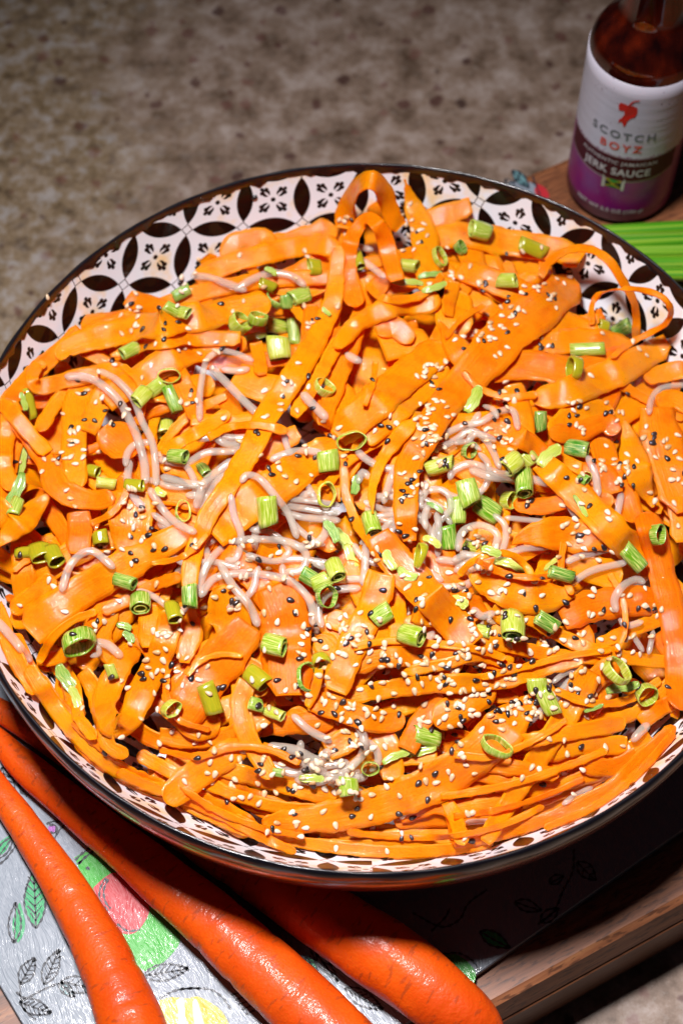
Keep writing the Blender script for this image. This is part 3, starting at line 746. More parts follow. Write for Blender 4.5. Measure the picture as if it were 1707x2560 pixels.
NOODLES = """
A 35 920,1240 925,1100 950,970 1010,920 1090,930 1170,960
A 45 970,990 1040,1060 1110,1130 1190,1210
A 40 1020,1000 1090,1010 1150,1000
A 50 1390,1110 1450,1170 1510,1230
B 45 20,920 60,945 100,960
B 40 75,430 150,445
B 40 100,490 150,535 205,575
C 40 580,210 590,150 630,110 700,100
C 40 730,180 850,200 950,150 1090,140 1110,90
C 42 960,60 1050,110 1130,100 1160,40
C 45 740,260 850,290 935,300
C 45 900,410 940,300 1000,240 1080,180
C 40 925,410 975,310 1055,240
C 50 730,470 800,505
C 38 700,430 780,480 870,500
C 35 1300,360 1420,370 1568,395
C 40 1290,390 1400,405 1568,430
C 40 1290,420 1400,450 1568,462
C 35 1130,620 1250,650 1380,640 1530,665
C 35 1150,500 1250,520 1330,600 1300,640
C 35 940,560 960,640 920,720
C 42 1440,650 1500,680 1580,690
D 35 370,400 370,350 420,320 485,330 505,400 440,480 420,570
D 35 440,420 450,500 445,580
D 35 390,500 385,440 410,390
D 35 130,345 260,350 350,365
D 30 150,440 280,430 370,440
D 40 200,380 225,280 265,200
D 40 80,290 100,240 135,270
D 40 115,560 115,660 105,760
D 40 500,275 520,230 600,200 720,240 800,250
D 45 590,225 700,260 850,270 970,295
D 35 540,90 600,45 660,90 700,150 730,220
D 30 520,110 590,100 640,140
D 40 540,600 560,510 640,480 715,520 705,590
D 35 700,430 750,480 752,560 725,630
D 36 510,645 580,620 660,630
D 30 750,445 900,460 1020,470
D 40 1040,380 1080,440 1150,475
D 40 1130,160 1165,250 1180,350
D 36 1290,330 1270,410 1250,500
D 38 1040,760 1150,690 1310,650
D 35 1030,650 1100,620 1200,600 1290,570
D 40 600,860 650,895 710,880
D 40 375,1030 430,965
D 30 1340,980 1385,1060
D 30 1430,960 1405,1070
D 36 1270,910 1310,940 1385,920
D 30 970,1200 1020,1160 1100,1130
B 40 580,1330 620,1290 710,1320
B 38 455,1300 560,1250 640,1235 720,1190 790,1185 812,1270
B 32 650,1160 700,1180 720,1220
E 34 320,320 400,330 470,362 510,330
E 30 330,370 400,400 470,380 565,370
E 30 370,345 440,370 505,405
E 28 500,400 560,420 600,410
E 26 1060,290 1110,240 1180,180 1235,115
E 30 1415,305 1440,275 1465,250
E 18 915,547 1040,545
E 18 1205,492 1250,465 1295,440
E 26 395,225 450,270 515,305
"""
NOODLES_TOP = """
A 45 880,570 960,580 1060,610 1140,640
A 46 1080,640 1160,590 1250,560 1340,570 1410,620
A 46 300,1035 400,1040 480,1080 560,1160 610,1260 640,1340 665,1440 672,1530
A 40 455,1005 540,1050 610,1130 655,1240 700,1330 715,1430 722,1540
B 36 1410,1200 1420,1130 1470,1080 1600,1062
C 42 690,310 760,420 830,480 905,520
C 40 1110,290 1140,255 1200,270 1270,350 1330,430 1375,545
C 36 1065,340 1080,440 1112,520 1112,590 1085,645 1040,640
C 40 915,810 940,700 1000,610 1100,560 1250,550 1350,570 1412,620 1390,690 1310,700
C 42 925,815 980,735 1080,710 1200,710 1330,740 1410,810 1440,880 1438,945
C 45 1015,655 1070,760 1150,850 1192,955
C 42 285,790 320,680 370,622 430,607 490,650 530,685
C 35 635,785 700,810 790,870
C 45 435,1020 500,1040 565,1095
C 30 415,1092 455,1075 450,1035
C 45 -20,920 60,1010 145,1115
C 40 1245,190 1330,152 1400,142 1485,152
D 40 1265,880 1255,820 1290,760 1350,730 1395,745
"""
def rows(txt):
    for ln in txt.strip().splitlines():
        f = ln.split(); yield f
ENDS = {'r': 'round', 'c': 'cut', 'p': 'point', '-': None}
def P_(f): return [tuple(float(q) for q in g.split(',')) for g in f]
R_ = list(rows(RIBBONS)); cut = next(i for i, f in enumerate(R_) if ' '.join(f).startswith('D 120/150/150/120 p'))
def do_rib(f): RIB.append(lay_ribbon(f[0], [float(q) for q in f[1].split('/')], P_(f[3:]), ENDS[f[2]], roll=.10))
for f in R_[:cut]: do_rib(f)
for (x0, x1, y0, y1, q) in ((330, 830, 1060, 1460, 17), (880, 1300, 1070, 1480, 17), (690, 1000, 1870, 1960, 5)):   # loose tangles
    for _ in range(q):
        x, y, a, tr = rnd.uniform(x0, x1), rnd.uniform(y0, y1), rnd.uniform(0, 6.3), rnd.choice([-1, 1])*rnd.uniform(.1, .4); pts = []
        for _ in range(rnd.randint(5, 9)):
            pts.append((x, y)); a += tr+rnd.gauss(0, .15); x += 32*math.cos(a); y += 26*math.sin(a)
        NOO.append(lay_noodle('X', rnd.uniform(18, 23), pts))
for f in rows(NOODLES): NOO.append(lay_noodle(f[0], float(f[1]), P_(f[2:])))
for f in R_[cut:]: do_rib(f)
for f in rows(NOODLES_TOP): NOO.append(lay_noodle(f[0], float(f[1]), P_(f[2:])))
g_ = (TOP-BASE)[150:520, 60:400]; print('after traced', np.percentile(g_, [5, 25, 50, 75, 95, 100]))

# ------------------------------------------------------------------ carrots, scallion leaves and bottle beside the bowl
def whole_carrot(pts, label, seed):
    root_m = None; r0 = random.Random(seed)
    t = NT('carrot_skin'); u = t.uv(); ps = t.pos()
    ring = t.noise(t.scale(u, (150, 5, 1)), 1, 3, .6)
    n = t.noise(ps, 35, 3)
    col = t.mix(n, C4(.62, .040, .001), C4(.86, .125, .002))
    lines = t.ramp(t.noise(t.scale(u, (420, 9, 1)), 1, 2), [(.34, C4(1, 1, 1)), (.40, C4(0, 0, 0))])
    col = t.mix(t.math('MULTIPLY', lines, .55), col, C4(.32, .05, .01))
    h = t.bump(ring, .28, .003); h2 = t.bump(t.noise(ps, 900, 3), .35, .0006, h)
    m = t.p(Base_Color=col, Roughness=.5, Specular_IOR_Level=.3, Normal=h2, Coat_Weight=.28, Coat_Roughness=.13, Coat_Normal=h2, Subsurface_Weight=.2, Subsurface_Radius=(.006, .0015, .0004), Subsurface_Scale=1.)
    Q = spline(pts, 9.); n = len(Q); r = Q[:, 2]/2/7150.
    z = ZG+r*.97+.0002; P = at(Q[:, 0], Q[:, 1], z)
    ln = np.r_[0, np.cumsum(np.linalg.norm(np.diff(P, axis=0), axis=1))]
    bump = np.zeros(n)
    for _ in range(int(n/5)):
        c = r0.uniform(0, n); bump -= r0.uniform(.008, .03)*np.exp(-((np.arange(n)-c)/1.3)**2)
    T = nrm(np.gradient(P, axis=0)); L = nrm(np.cross(T, [0, 0, 1.])); N = np.cross(L, T); K = 40; V = []; U = []
    ph = [r0.uniform(0, 6) for _ in range(6)]
    for i in range(n):
        for j in range(K):
            a = 2*math.pi*j/K; q = 1+bump[i]*(1+math.sin(a*2+ph[0]+i*.15))*.7+.015*math.sin(a*3+ph[1]+i*.02)+.008*math.sin(a*7+ph[2]+i*.3)+.012*math.sin(i*.25+ph[3]+a)
            V.append(P[i]+r[i]*q*(math.cos(a)*L[i]+math.sin(a)*N[i])); U.append((ln[i], j/K if j < K/2 else 1-j/K))
    F = grid_faces(n, K, True)+[tuple(range(K-1, -1, -1)), tuple(range((n-1)*K, n*K))]
    return tag(mesh('carrot', V, F, m, uvs=U), label, 'carrot', 'whole carrots on the glass board')
def fl(c, pts): ox, oy, s = CR[c]; return [(ox+x*s, oy+y*s, w*s) for x, y, w in pts]
whole_carrot(fl('F', [(-170, 270, 70), (-60, 400, 115), (10, 505, 138), (118, 652, 160), (268, 880, 196), (395, 1095, 232), (505, 1325, 268), (580, 1520, 300), (640, 1750, 310), (655, 1900, 280), (660, 1960, 150)]),
             'bright orange whole carrot at the lower left corner, the one farthest from the bowl', 3)
whole_carrot(fl('F', [(-50, 190, 20), (-38, 205, 50), (-5, 250, 92), (60, 330, 135), (145, 405, 164), (310, 545, 182), (490, 690, 210), (670, 840, 240), (820, 965, 262), (960, 1085, 282), (1110, 1225, 300), (1320, 1420, 318), (1500, 1600, 320), (1700, 1800, 280), (1760, 1860, 160)]),
             'long red-orange whole carrot in the middle of the three carrots', 5)
whole_carrot([(-60, 1735, 40), (0, 1775, 66), (130, 1852, 88), (250, 1925, 108), (480, 2072, 140), (700, 2216, 165), (880, 2336, 186), (970, 2394, 192), (1090, 2486, 180), (1160, 2535, 155), (1205, 2566, 120), (1228, 2582, 80), (1240, 2590, 30)],
             'whole carrot half in the shadow of the bowl, blunt end on the board edge', 9)

def leek():
    root = empty('green_onion_leaves'); tag(root, 'bundle of bright green onion leaves lying between the sauce bottle and the bowl', 'green onion')
    t = NT('onion_leaf'); u = t.uv(); st = t.noise(t.scale(u, (6, 14, 1)), 1, 3)
    col = t.ramp(st, [(.3, C4(.02, .17, .01)), (.48, C4(.08, .33, .01)), (.6, C4(.30, .48, .03)), (.72, C4(.08, .36, .10))])
    m = t.p(Base_Color=col, Roughness=.3, Coat_Weight=.5, Coat_Roughness=.15, Normal=t.bump(st, .5, .0012))
    for k in range(5):
        y0 = 577+k*27
        pts = [(1330+14*k, y0+3), (1500, y0+(2-k)*1.0), (1650, y0-3+(k-2)*1.5), (1830, y0-8+(k-2)*4)]
        Q = spline(pts, 10); P = at(Q[:, 0], Q[:, 1], .0245+.004+.0012*(k % 2)); n = len(P)
        q = np.minimum(1, (np.arange(n)+1)/7.); V, F, U = tube(P, .0034*q, 16, .8)
        U = [(a+k*.37, b*1.0+k*.71) for a, b in U]
        mesh('leaf', V, F, m, root, uvs=U)
leek()

def bottle():
    cx, cy, R, z0, zt = .12179, .21241, .02523, .0203, .1125
    root = empty('sauce_bottle', (cx, cy, z0)); root['kind'] = 'thing'
    tag(root, 'small dark red sauce bottle with white and purple label standing on the wooden board', 'bottle')
    facing = math.atan2(CAM[0]-cx, CAM[1]-cy)+.10   # azimuth (from +y, clockwise) that the label front looks to
    def loc(r, a, z): return (r*math.sin(a), r*math.cos(a), z-z0)
    def lz(name, prof, mat, k=96):
        V = [loc(r, 2*math.pi*j/k, z) for r, z in prof for j in range(k)]; return mesh(name, V, grid_faces(len(prof), k, True), mat, root)
    tg = NT('sauce_glass'); ng = tg.noise(tg.scale(tg.pos(), (1, 1, .35)), 90, 4); gm = tg.p(Base_Color=tg.ramp(ng, [(.35, C4(.008, .001, .001)), (.5, C4(.035, .003, .001)), (.7, C4(.10, .009, .002))]), Roughness=.12, Coat_Weight=1., Coat_Roughness=.03)
    H = .158
    outp = [(.0005, z0+.002), (R-.006, z0+.0015), (R-.003, z0), (R-.0006, z0+.003), (R-.0004, z0+.006), (R-.0004, zt+.002), (R-.0012, zt+.006), (R-.0042, zt+.0115), (R-.0085, zt+.0155), (R-.0112, zt+.0195), (.0128, zt+.026), (.0124, H-.008), (.0124, H+.004), (.0142, H+.005), (.0142, H+.012), (.0125, H+.013)]
    lz('glass_body', outp, gm)
    capm = flat('cap_black', (.015, .012, .012), .35); lz('cap', [(.0145, H+.0035), (.0150, H+.004), (.0150, H+.018), (.0140, H+.0195), (.0005, H+.0195)], capm)
    # the wrap label: paper white above, purple below with a speckled edge between them
    tl = NT('label_paper'); ob = tl.n('SeparateXYZ'); tl.set(ob.inputs[0], tl.uv())
    zz = ob.outputs[1]; nn = tl.noise(tl.pos(), 900, 1); nb = tl.noise(tl.pos(), 130, 3)
    purple = tl.mix(nb, C4(.30, .002, .13), C4(.17, .008, .19))
    edge = tl.math('ADD', zz, tl.math('MULTIPLY', tl.math('SUBTRACT', nn, .5), .010))
    isw = tl.math('GREATER_THAN', edge, .047)
    dots = tl.math('GREATER_THAN', tl.noise(tl.pos(), 620, 1), .74)
    col = tl.mix(isw, purple, tl.mix(tl.math('MULTIPLY', dots, .8), C4(.62, .59, .68), C4(.18, .06, .14)))
    lm = tl.p(Base_Color=col, Roughness=.35, Coat_Weight=.15, Coat_Roughness=.15, Normal=tl.bump(tl.noise(tl.scale(tl.pos(), (40, 40, 300)), 1, 2), .15, .001))
    k = 96; zs = np.linspace(z0+.004, zt, 12); V = []; U = []
    prof = [(R-.0003, zs[0])]+[(R, z) for z in zs]+[(R-.0003, zt+.0001)]
    for r, z in prof:
        for j in range(k+1): V.append(loc(r, 2*math.pi*j/k, z)); U.append((j/k, z-z0))
    mesh('label', V, grid_faces(len(prof), k+1), lm, root, uvs=U)
    def wrap(name, polys, mat, dr):   # polys in label coordinates: x metres round the front, y metres above the foot
        V = []; F = []
        for P in polys:
            b = len(V); V += [loc(R+dr, facing-x/R, z0+y) for x, y in P]; F.append(tuple(range(b, b+len(P))))
        return mesh(name, V, F, mat, root, smooth=False)
    def text(name, s, size, y, mat, spacing=1., bold=0., sx=1.):
        cu = bpy.data.curves.new('lettering', 'FONT'); cu.body = s; cu.size = size; cu.align_x = 'CENTER'; cu.space_character = spacing; cu.offset = bold; cu.resolution_u = 4
        o = bpy.data.objects.new('lettering', cu); COL.objects.link(o); dg = bpy.context.evaluated_depsgraph_get()
        me = bpy.data.meshes.new_from_object(o.evaluated_get(dg)); bpy.data.objects.remove(o)
        V = [loc(R+.00022, facing-v.co.x*sx/R, z0+y+v.co.y) for v in me.vertices]; F = [tuple(p.vertices) for p in me.polygons]
        mesh(name, V, F, mat, root, smooth=False)
    gray = flat('grey_ink', (.16, .17, .18)); redi = flat('red_ink', (.72, .07, .03)); redl = flat('logo_red', (.62, .015, .01)); wi = flat('white_ink', (.62, .56, .58))
    brn = flat('brown_band', (.075, .004, .012), .55, Specular_IOR_Level=.2); rimm = flat('band_edge', (.36, .24, .26)); gold = flat('flag_gold', (.75, .52, .02)); grn = flat('flag_green', (.03, .26, .03)); blk = flat('flag_black', (.01, .01, .01))
    text('lettering', 'SCOTCH', .0062, .0588, gray, 1.36, .00012); text('lettering', 'BOYZ', .0062, .0513, redi, 1.36, .00014)
    text('lettering', 'JERK SAUCE', .0062, .0352, wi, 1.1, .00016, .90); text('lettering', 'AUTHENTIC JAMAICAN', .0030, .0422, wi, 1.15, .00005, 1.05)
    text('lettering', 'NET WT 5.5 OZ (156 g)', .0030, .0095, wi, 1.1, .0001)
    xs = np.linspace(-.0290, .0290, 41)
    def bandpoly(a, b, m): return [[(xs[i], a(xs[i])), (xs[i+1], a(xs[i+1])), (xs[i+1], b(xs[i+1])), (xs[i], b(xs[i]))] for i in range(40)]
    lo = lambda x: .0318+.0032*(abs(x)/.029)**2; hi = lambda x: .0470
    wrap('band', bandpoly(lambda x: lo(x)-.0009, lambda x: hi(x)+.0003, 0), rimm, .00008); wrap('band', bandpoly(lo, lambda x: hi(x)-.0004, 0), brn, .00014)
    wrap('flag', [[(-.0052, .0252), (.0052, .0252), (.0052, .0330), (-.0052, .0330)]], flat('flag_frame', (.55, .52, .46)), .00024)
    wrap('flag', [[(-.0036, .0266), (.0036, .0266), (.0036, .0316), (-.0036, .0316)]], gold, .0003)
    wrap('flag', [[(-.0030, .0316), (.0030, .0316), (0, .0297)], [(-.0030, .0266), (0, .0285), (.0030, .0266)]], grn, .00036)
    wrap('flag', [[(-.0036, .0311), (-.0006, .0291), (-.0036, .0271)], [(.0036, .0271), (.0006, .0291), (.0036, .0311)]], blk, .00036)
    def hl(pts): return [((x-1222)*.000052, .0672+(978-y)*.000076) for x, y in pts]   # logo outline read off the label
    lg = hl([(1225, 806), (1262, 800), (1300, 812), (1308, 850), (1295, 888), (1262, 905), (1240, 930), (1232, 965), (1222, 985), (1205, 962), (1190, 945), (1165, 965), (1168, 935), (1188, 915), (1205, 880), (1195, 855), (1170, 862), (1150, 860), (1140, 825), (1155, 800), (1195, 800)])
    ctr = (sum(p[0] for p in lg)/len(lg), sum(p[1] for p in lg)/len(lg))
    wrap('logo', [lg[::-1]], redl, .0002)
    stem = hl([(1222, 806), (1235, 780), (1262, 757), (1308, 747), (1306, 755), (1268, 766), (1246, 786), (1236, 808)])
    wrap('logo', [stem[::-1]], redl, .0003)
bottle()

# ------------------------------------------------------------------ sliced scallions: laid on whatever is topmost under them
SCALS = """
A T 838,650 -25 95 65 .8;A T 795,725 20 80 65 .7;A T 840,740 20 80 65 .75;A T 600,915 -30 95 70 .7;A R 1105,790 -20 60 130 .6;A R 1190,770 -60 50 100 .7;A R 1270,680 -30 25 110 .55;A T 1385,665 -20 100 85 .9
A T 1320,690 80 70 60 .9;A T 1275,800 0 100 85 .3;A T 1285,905 80 110 110 .45;A T 1355,830 85 140 65 .6;A S 1170,850 -15 130 35 .8;A S 1505,735 50 60 24 .2;A T 655,1125 -50 90 80 .7;A T 715,1090 -30 100 75 .8
A R 780,1030 80 40 120 .4;A T 795,1140 65 130 60 .5;A T 755,1275 88 80 100 .5;A R 1495,1085 -30 40 115 .6;A O 1450,530 0 60 95;A S 1250,548 30 70 30 .8;A O 140,1160 78 150 50;A S 110,1150 80 100 30 .6;A O 1235,615 10 80 60
C S 70,330 -70 200 55 .1;C S 100,200 -75 170 35 .3;C T 75,400 -70 90 60 .4;C T 490,292 4 90 60 .3;C O 620,300 10 90 65;C O 430,235 20 60 60;C T 820,168 12 85 70 .6;C T 940,228 60 80 52 .8
C R 845,420 5 18 125 .7;C S 740,332 40 60 35 .5;C O 190,610 70 90 110;C O 250,625 65 100 90;C O 120,610 0 90 60;C O 465,545 80 60 80;C T 1235,420 85 130 100 .75;C T 1512,190 85 95 100 .95
C T 575,745 20 100 65 .7;C T 648,842 88 80 100 .85;C O 800,885 75 100 70;C T 876,812 88 95 75 .8;C T 365,1022 85 75 150 .35;C S 575,950 20 70 32 .4;C S 595,1000 60 70 40 .8;C R 1505,345 10 25 130 .3
C T 1425,725 30 80 75 .05;C T 1480,745 -20 80 75 .1;C R 1505,815 20 40 110 .15;C T 1545,690 70 100 80 .4;C T 1265,1037 20 100 95 .8;C S 310,1200 65 170 60 .3;C S 350,1290 70 140 40 .4;C T 515,1160 70 70 50 .3
C O 970,1285 70 140 90;C O 1185,1190 40 110 85;C R 1420,1185 0 25 145 .4;C O 1480,1110 80 50 80;C R 790,1330 40 60 100 .5;C T 1180,1312 10 60 60 .3;C T 1265,1352 28 100 55 .25;C S 1530,510 62 120 45 .1;C S 1560,560 62 120 40 .3
B T 640,360 5 105 95 .5;B O 880,440 15 140 80;B R 455,480 -10 30 130 .4;B R 550,440 -20 40 85 .6;B T 318,522 10 80 70 .6;B S 310,597 6 150 32 .05;B S 410,562 -12 120 30 .7;B T 765,588 10 90 80 .8
B T 1285,812 -20 95 80 .95;B O 1205,795 10 50 60;B T 1130,902 2 165 70 .95;B O 1070,990 0 50 120;B S 610,1130 -58 150 55 .3;B T 915,1232 88 95 58 .6;B O 85,490 75 110 50;B S 430,620 -20 130 35 .6
D R 50,95 65 60 150 .7;D S 70,295 -72 95 40 .6;D T 455,210 -10 125 75 .95;D R 590,140 30 70 90 .5;D T 785,200 -40 90 90 .2;D T 860,175 40 70 80 .2;D S 955,160 -50 140 60 .2;D T 1080,130 15 110 80 .85
D T 840,285 87 130 85 .35;D T 585,332 72 115 95 .3;D T 530,415 88 120 90 .95;D T 672,408 28 120 95 .9;D R 770,368 20 60 100 .6;D T 490,538 80 105 95 .8;D S 435,397 32 85 25 .05;D S 420,555 25 90 35 .7
D T 145,478 75 110 85 .9;D S 225,640 70 100 45 .6;D S 305,702 25 95 45 .5;D O 365,622 10 30 115;D S 20,560 62 160 55 .1;D S 50,620 60 120 40 .4;D R 1120,262 60 40 60 .6;D S 1100,392 55 120 24 .1
D R 1450,525 10 45 110 .65;D T 1340,630 42 125 80 .5;D T 190,892 -30 90 85 .7;D T 325,985 22 105 90 .9;D T 787,938 89 135 105 .7;D T 945,925 25 105 75 .5;D S 545,830 40 80 50 .6;D T 1010,705 10 110 65 .4
D S 970,650 -45 110 22 .2;D S 780,662 15 150 45 .4;D T 600,580 10 70 60 .9;D S 690,600 10 90 40 .6;D R 1265,1150 -35 50 145 .35;D S 1290,1222 -15 150 45 .8;D R 1400,1255 70 60 110 .6;D T 900,1218 80 70 90 .3
D T 950,1290 60 120 75 .7;D T 655,965 20 60 60 .5;D T 1110,270 30 50 50 .5
E R 1010,320 -70 25 100 .3;E T 800,290 10 75 55 .7;E S 770,332 -5 110 25 .6;E S 710,348 -25 90 22 .7;E R 630,385 80 35 58 .9;E T 565,440 86 50 55 .6;E S 455,415 8 70 25 .1;E T 355,398 10 30 26 .5;E S 1300,205 -22 60 12 .8
E T 830,280 0 50 40 .8
"""
from mathutils.bvhtree import BVHTree
def build_tree():
    global TREE, OWN, ONAME
    bpy.context.view_layer.update(); V, F, OWN, ONAME, b = [], [], [], [], 0
    for o in bpy.data.objects:
        if o.type != 'MESH' or not o.users_collection: continue
        if o.name.startswith(('counter', 'panel', 'leaf_', 'ink', 'carrot.', 'wooden', 'melon', 'lemon')) or o.name == 'carrot': continue
        me = o.data; nv = len(me.vertices); co = np.empty(nv*3, np.float32); me.vertices.foreach_get('co', co); co = co.reshape(-1, 3)
        mw = np.array(o.matrix_world); co = co @ mw[:3, :3].T+mw[:3, 3]; V += co.tolist()
        nl = len(me.loops); li = np.empty(nl, np.int32); me.loops.foreach_get('vertex_index', li); li = (li+b).tolist()
        ls = np.empty(len(me.polygons), np.int32); me.polygons.foreach_get('loop_start', ls); ls = ls.tolist()+[nl]
        F += [li[ls[k]:ls[k+1]] for k in range(len(ls)-1)]; OWN += [len(ONAME)]*(len(ls)-1); ONAME.append(o.name); b += nv
    TREE = BVHTree.FromPolygons(V, F)
CV = Vector(CAM)
def cast(px, py):
    u = (px-853.5)/FPX; v = (1280-py)/FPX; d = Vector((u, CP+v*SP, -SP+v*CP)).normalized()
    loc, nr, k, _ = TREE.ray_cast(CV, d)
    return (np.array(loc), np.array(nr), ONAME[OWN[k]]) if loc is not None else None
build_tree()
def scallion(crop, kind, cx, cy, ang, ln, dm, tone=None):
    ox, oy, s = CR[crop]; px, py = ox+cx*s, oy+cy*s; ln *= s*.9; dm *= s*.88
    ca, sa = math.cos(math.radians(ang)), math.sin(math.radians(ang))
    hits = [cast(px+ca*k*ln*.35-sa*q*dm*.25, py+sa*k*ln*.35+ca*q*dm*.25) for k in (-1, 0, 1) for q in (-1, 0, 1)]
    hits = [h for h in hits if h is not None]
    if not hits: return
    zc = np.percentile([h[0][2] for h in hits], 72)
    ring = kind == 'R'
    R = dm/2/5750.; lm = ln/5750.
    z = zc+(R*.72 if kind in 'TO' else (R*.35 if ring else .0012))
    c = at(px, py, z); A = nrm(at(px+ca*8, py+sa*8, z)-c); up = nrm(TOCAM(c)*.5+np.array([0, 0, 1.])*.7); A = nrm(A-up*(A@up)*.5)
    B = nrm(np.cross(up, A)); Cn = np.cross(A, B)
    if kind in 'TO': tl = rnd.choice([-1, 1])*rnd.uniform(.15, .55); A = nrm(A+Cn*tl); Cn = np.cross(A, B)
    if ring:   # a thin slice: its axis points mostly at the viewer, leaning along the given direction
        A2 = nrm(Cn*.8+A*rnd.uniform(.35, .8)); B2 = nrm(np.cross(A2, B)); 
        ax, b1, b2 = A2, B, B2; L = min(lm, R*1.2); R *= .95
    else: ax, b1, b2 = A, B, Cn; L = lm
    V, U = [], []; K = 22; wall = R*(.13 if ring else .17)
    if kind == 'S':   # a flat slip of leaf, gently bent and cupped
        n, m = 12, 6; bend = rnd.uniform(-.25, .3); rows_ = []
        for lay in (0, 1):
            for i in range(n):
                t = i/(n-1)*2-1; wdt = R*(1-.5*abs(t)**4)*(1+.1*math.sin(i*1.7+cx))
                for j in range(m):
                    q = j/(m-1)*2-1
                    V.append(c+ax*(t*L/2)+b1*(q*wdt+.25*R*math.sin(t*2.5+cy))+b2*(bend*L*.5*(1-t*t)*.6-.35*R*q*q+(.0004 if lay == 0 else -.0003))); U.append((t*L*40, q*.35))
        F = grid_faces(n, m)+[tuple(x+n*m for x in f[::-1]) for f in grid_faces(n, m)]
        for i in range(n-1): F += [(i*m, n*m+i*m, n*m+(i+1)*m, (i+1)*m), (i*m+m-1, (i+1)*m+m-1, n*m+(i+1)*m+m-1, n*m+i*m+m-1)]
        for j in range(m-1): F += [(j, j+1, n*m+j+1, n*m+j), ((n-1)*m+j, n*m+(n-1)*m+j, n*m+(n-1)*m+j+1, (n-1)*m+j+1)]
        o = mesh('scallion_slice', V, F, M['scal'], uvs=U)
    else:
        sq = rnd.uniform(.55, .95); n = 7; ph = rnd.uniform(0, 6); sk0, sk1 = rnd.uniform(-.25, .25), rnd.uniform(-.25, .25); gap = ring and rnd.random() < .3
        prof = [(t, 1.) for t in np.linspace(-1, 1, n)]+[(t, 0.) for t in np.linspace(1, -1, n)]
        for (t, outr) in prof:
            for j in range(K):
                a = 2*math.pi*j/K; rr = R*(1+.05*math.sin(2*a+ph)+.03*math.sin(5*a+ph)+.02*math.sin(t*3+ph))*(1-.05*t*t if outr else 1)-(0 if outr else wall*(1+.3*math.sin(3*a+ph)))
                sk = (sk0 if t < 0 else sk1)*math.cos(a)*R*abs(t)
                V.append(c+ax*(t*L/2+sk)+rr*(math.cos(a)*b1+sq*math.sin(a)*b2)); U.append((t*L*30+ph, a/6.283*(1 if outr else .9)))
        F = grid_faces(len(prof), K, True)+[((len(prof)-1)*K+j, (len(prof)-1)*K+(j+1) % K, (j+1) % K, j) for j in range(K)]
        o = mesh('scallion_ring' if ring else 'scallion_piece', V, F, M['olive' if kind == 'O' else 'scal'], uvs=U)
        if not ring and kind == 'T' and lm > R*1.2:   # the next, inner leaf layer seen in the cut end
            V2 = []; 
            for (t, f) in ((-.93, .62), (.93, .62), (.93, .48), (-.93, .48)):
                for j in range(14):
                    a = 2*math.pi*j/14; V2.append(c+ax*(t*L/2)+R*f*(math.cos(a)*b1+sq*math.sin(a)*b2)-b2*R*.12)
            F2 = grid_faces(4, 14, True)+[(42+j, 42+(j+1) % 14, (j+1) % 14, j) for j in range(14)]
            mesh('inner_layer', V2, F2, M['scal'], o, uvs=[(0, k/14.) for k in range(56)])
    INFO[o.name] = dict(px=np.array([px]), py=np.array([py]), c=c, w=dm, len=ln, dx=ca, dy=sa, lift=0, tone=tone, kind=kind)
    SCA.append(o)
for ln in SCALS.strip().splitlines():
    for it in ln.split(';'):
        f = it.split(); x, y = f[2].split(','); scallion(f[0], f[1], float(x), float(y), float(f[3]), float(f[4]), float(f[5]), f[6] if len(f) > 6 else None)

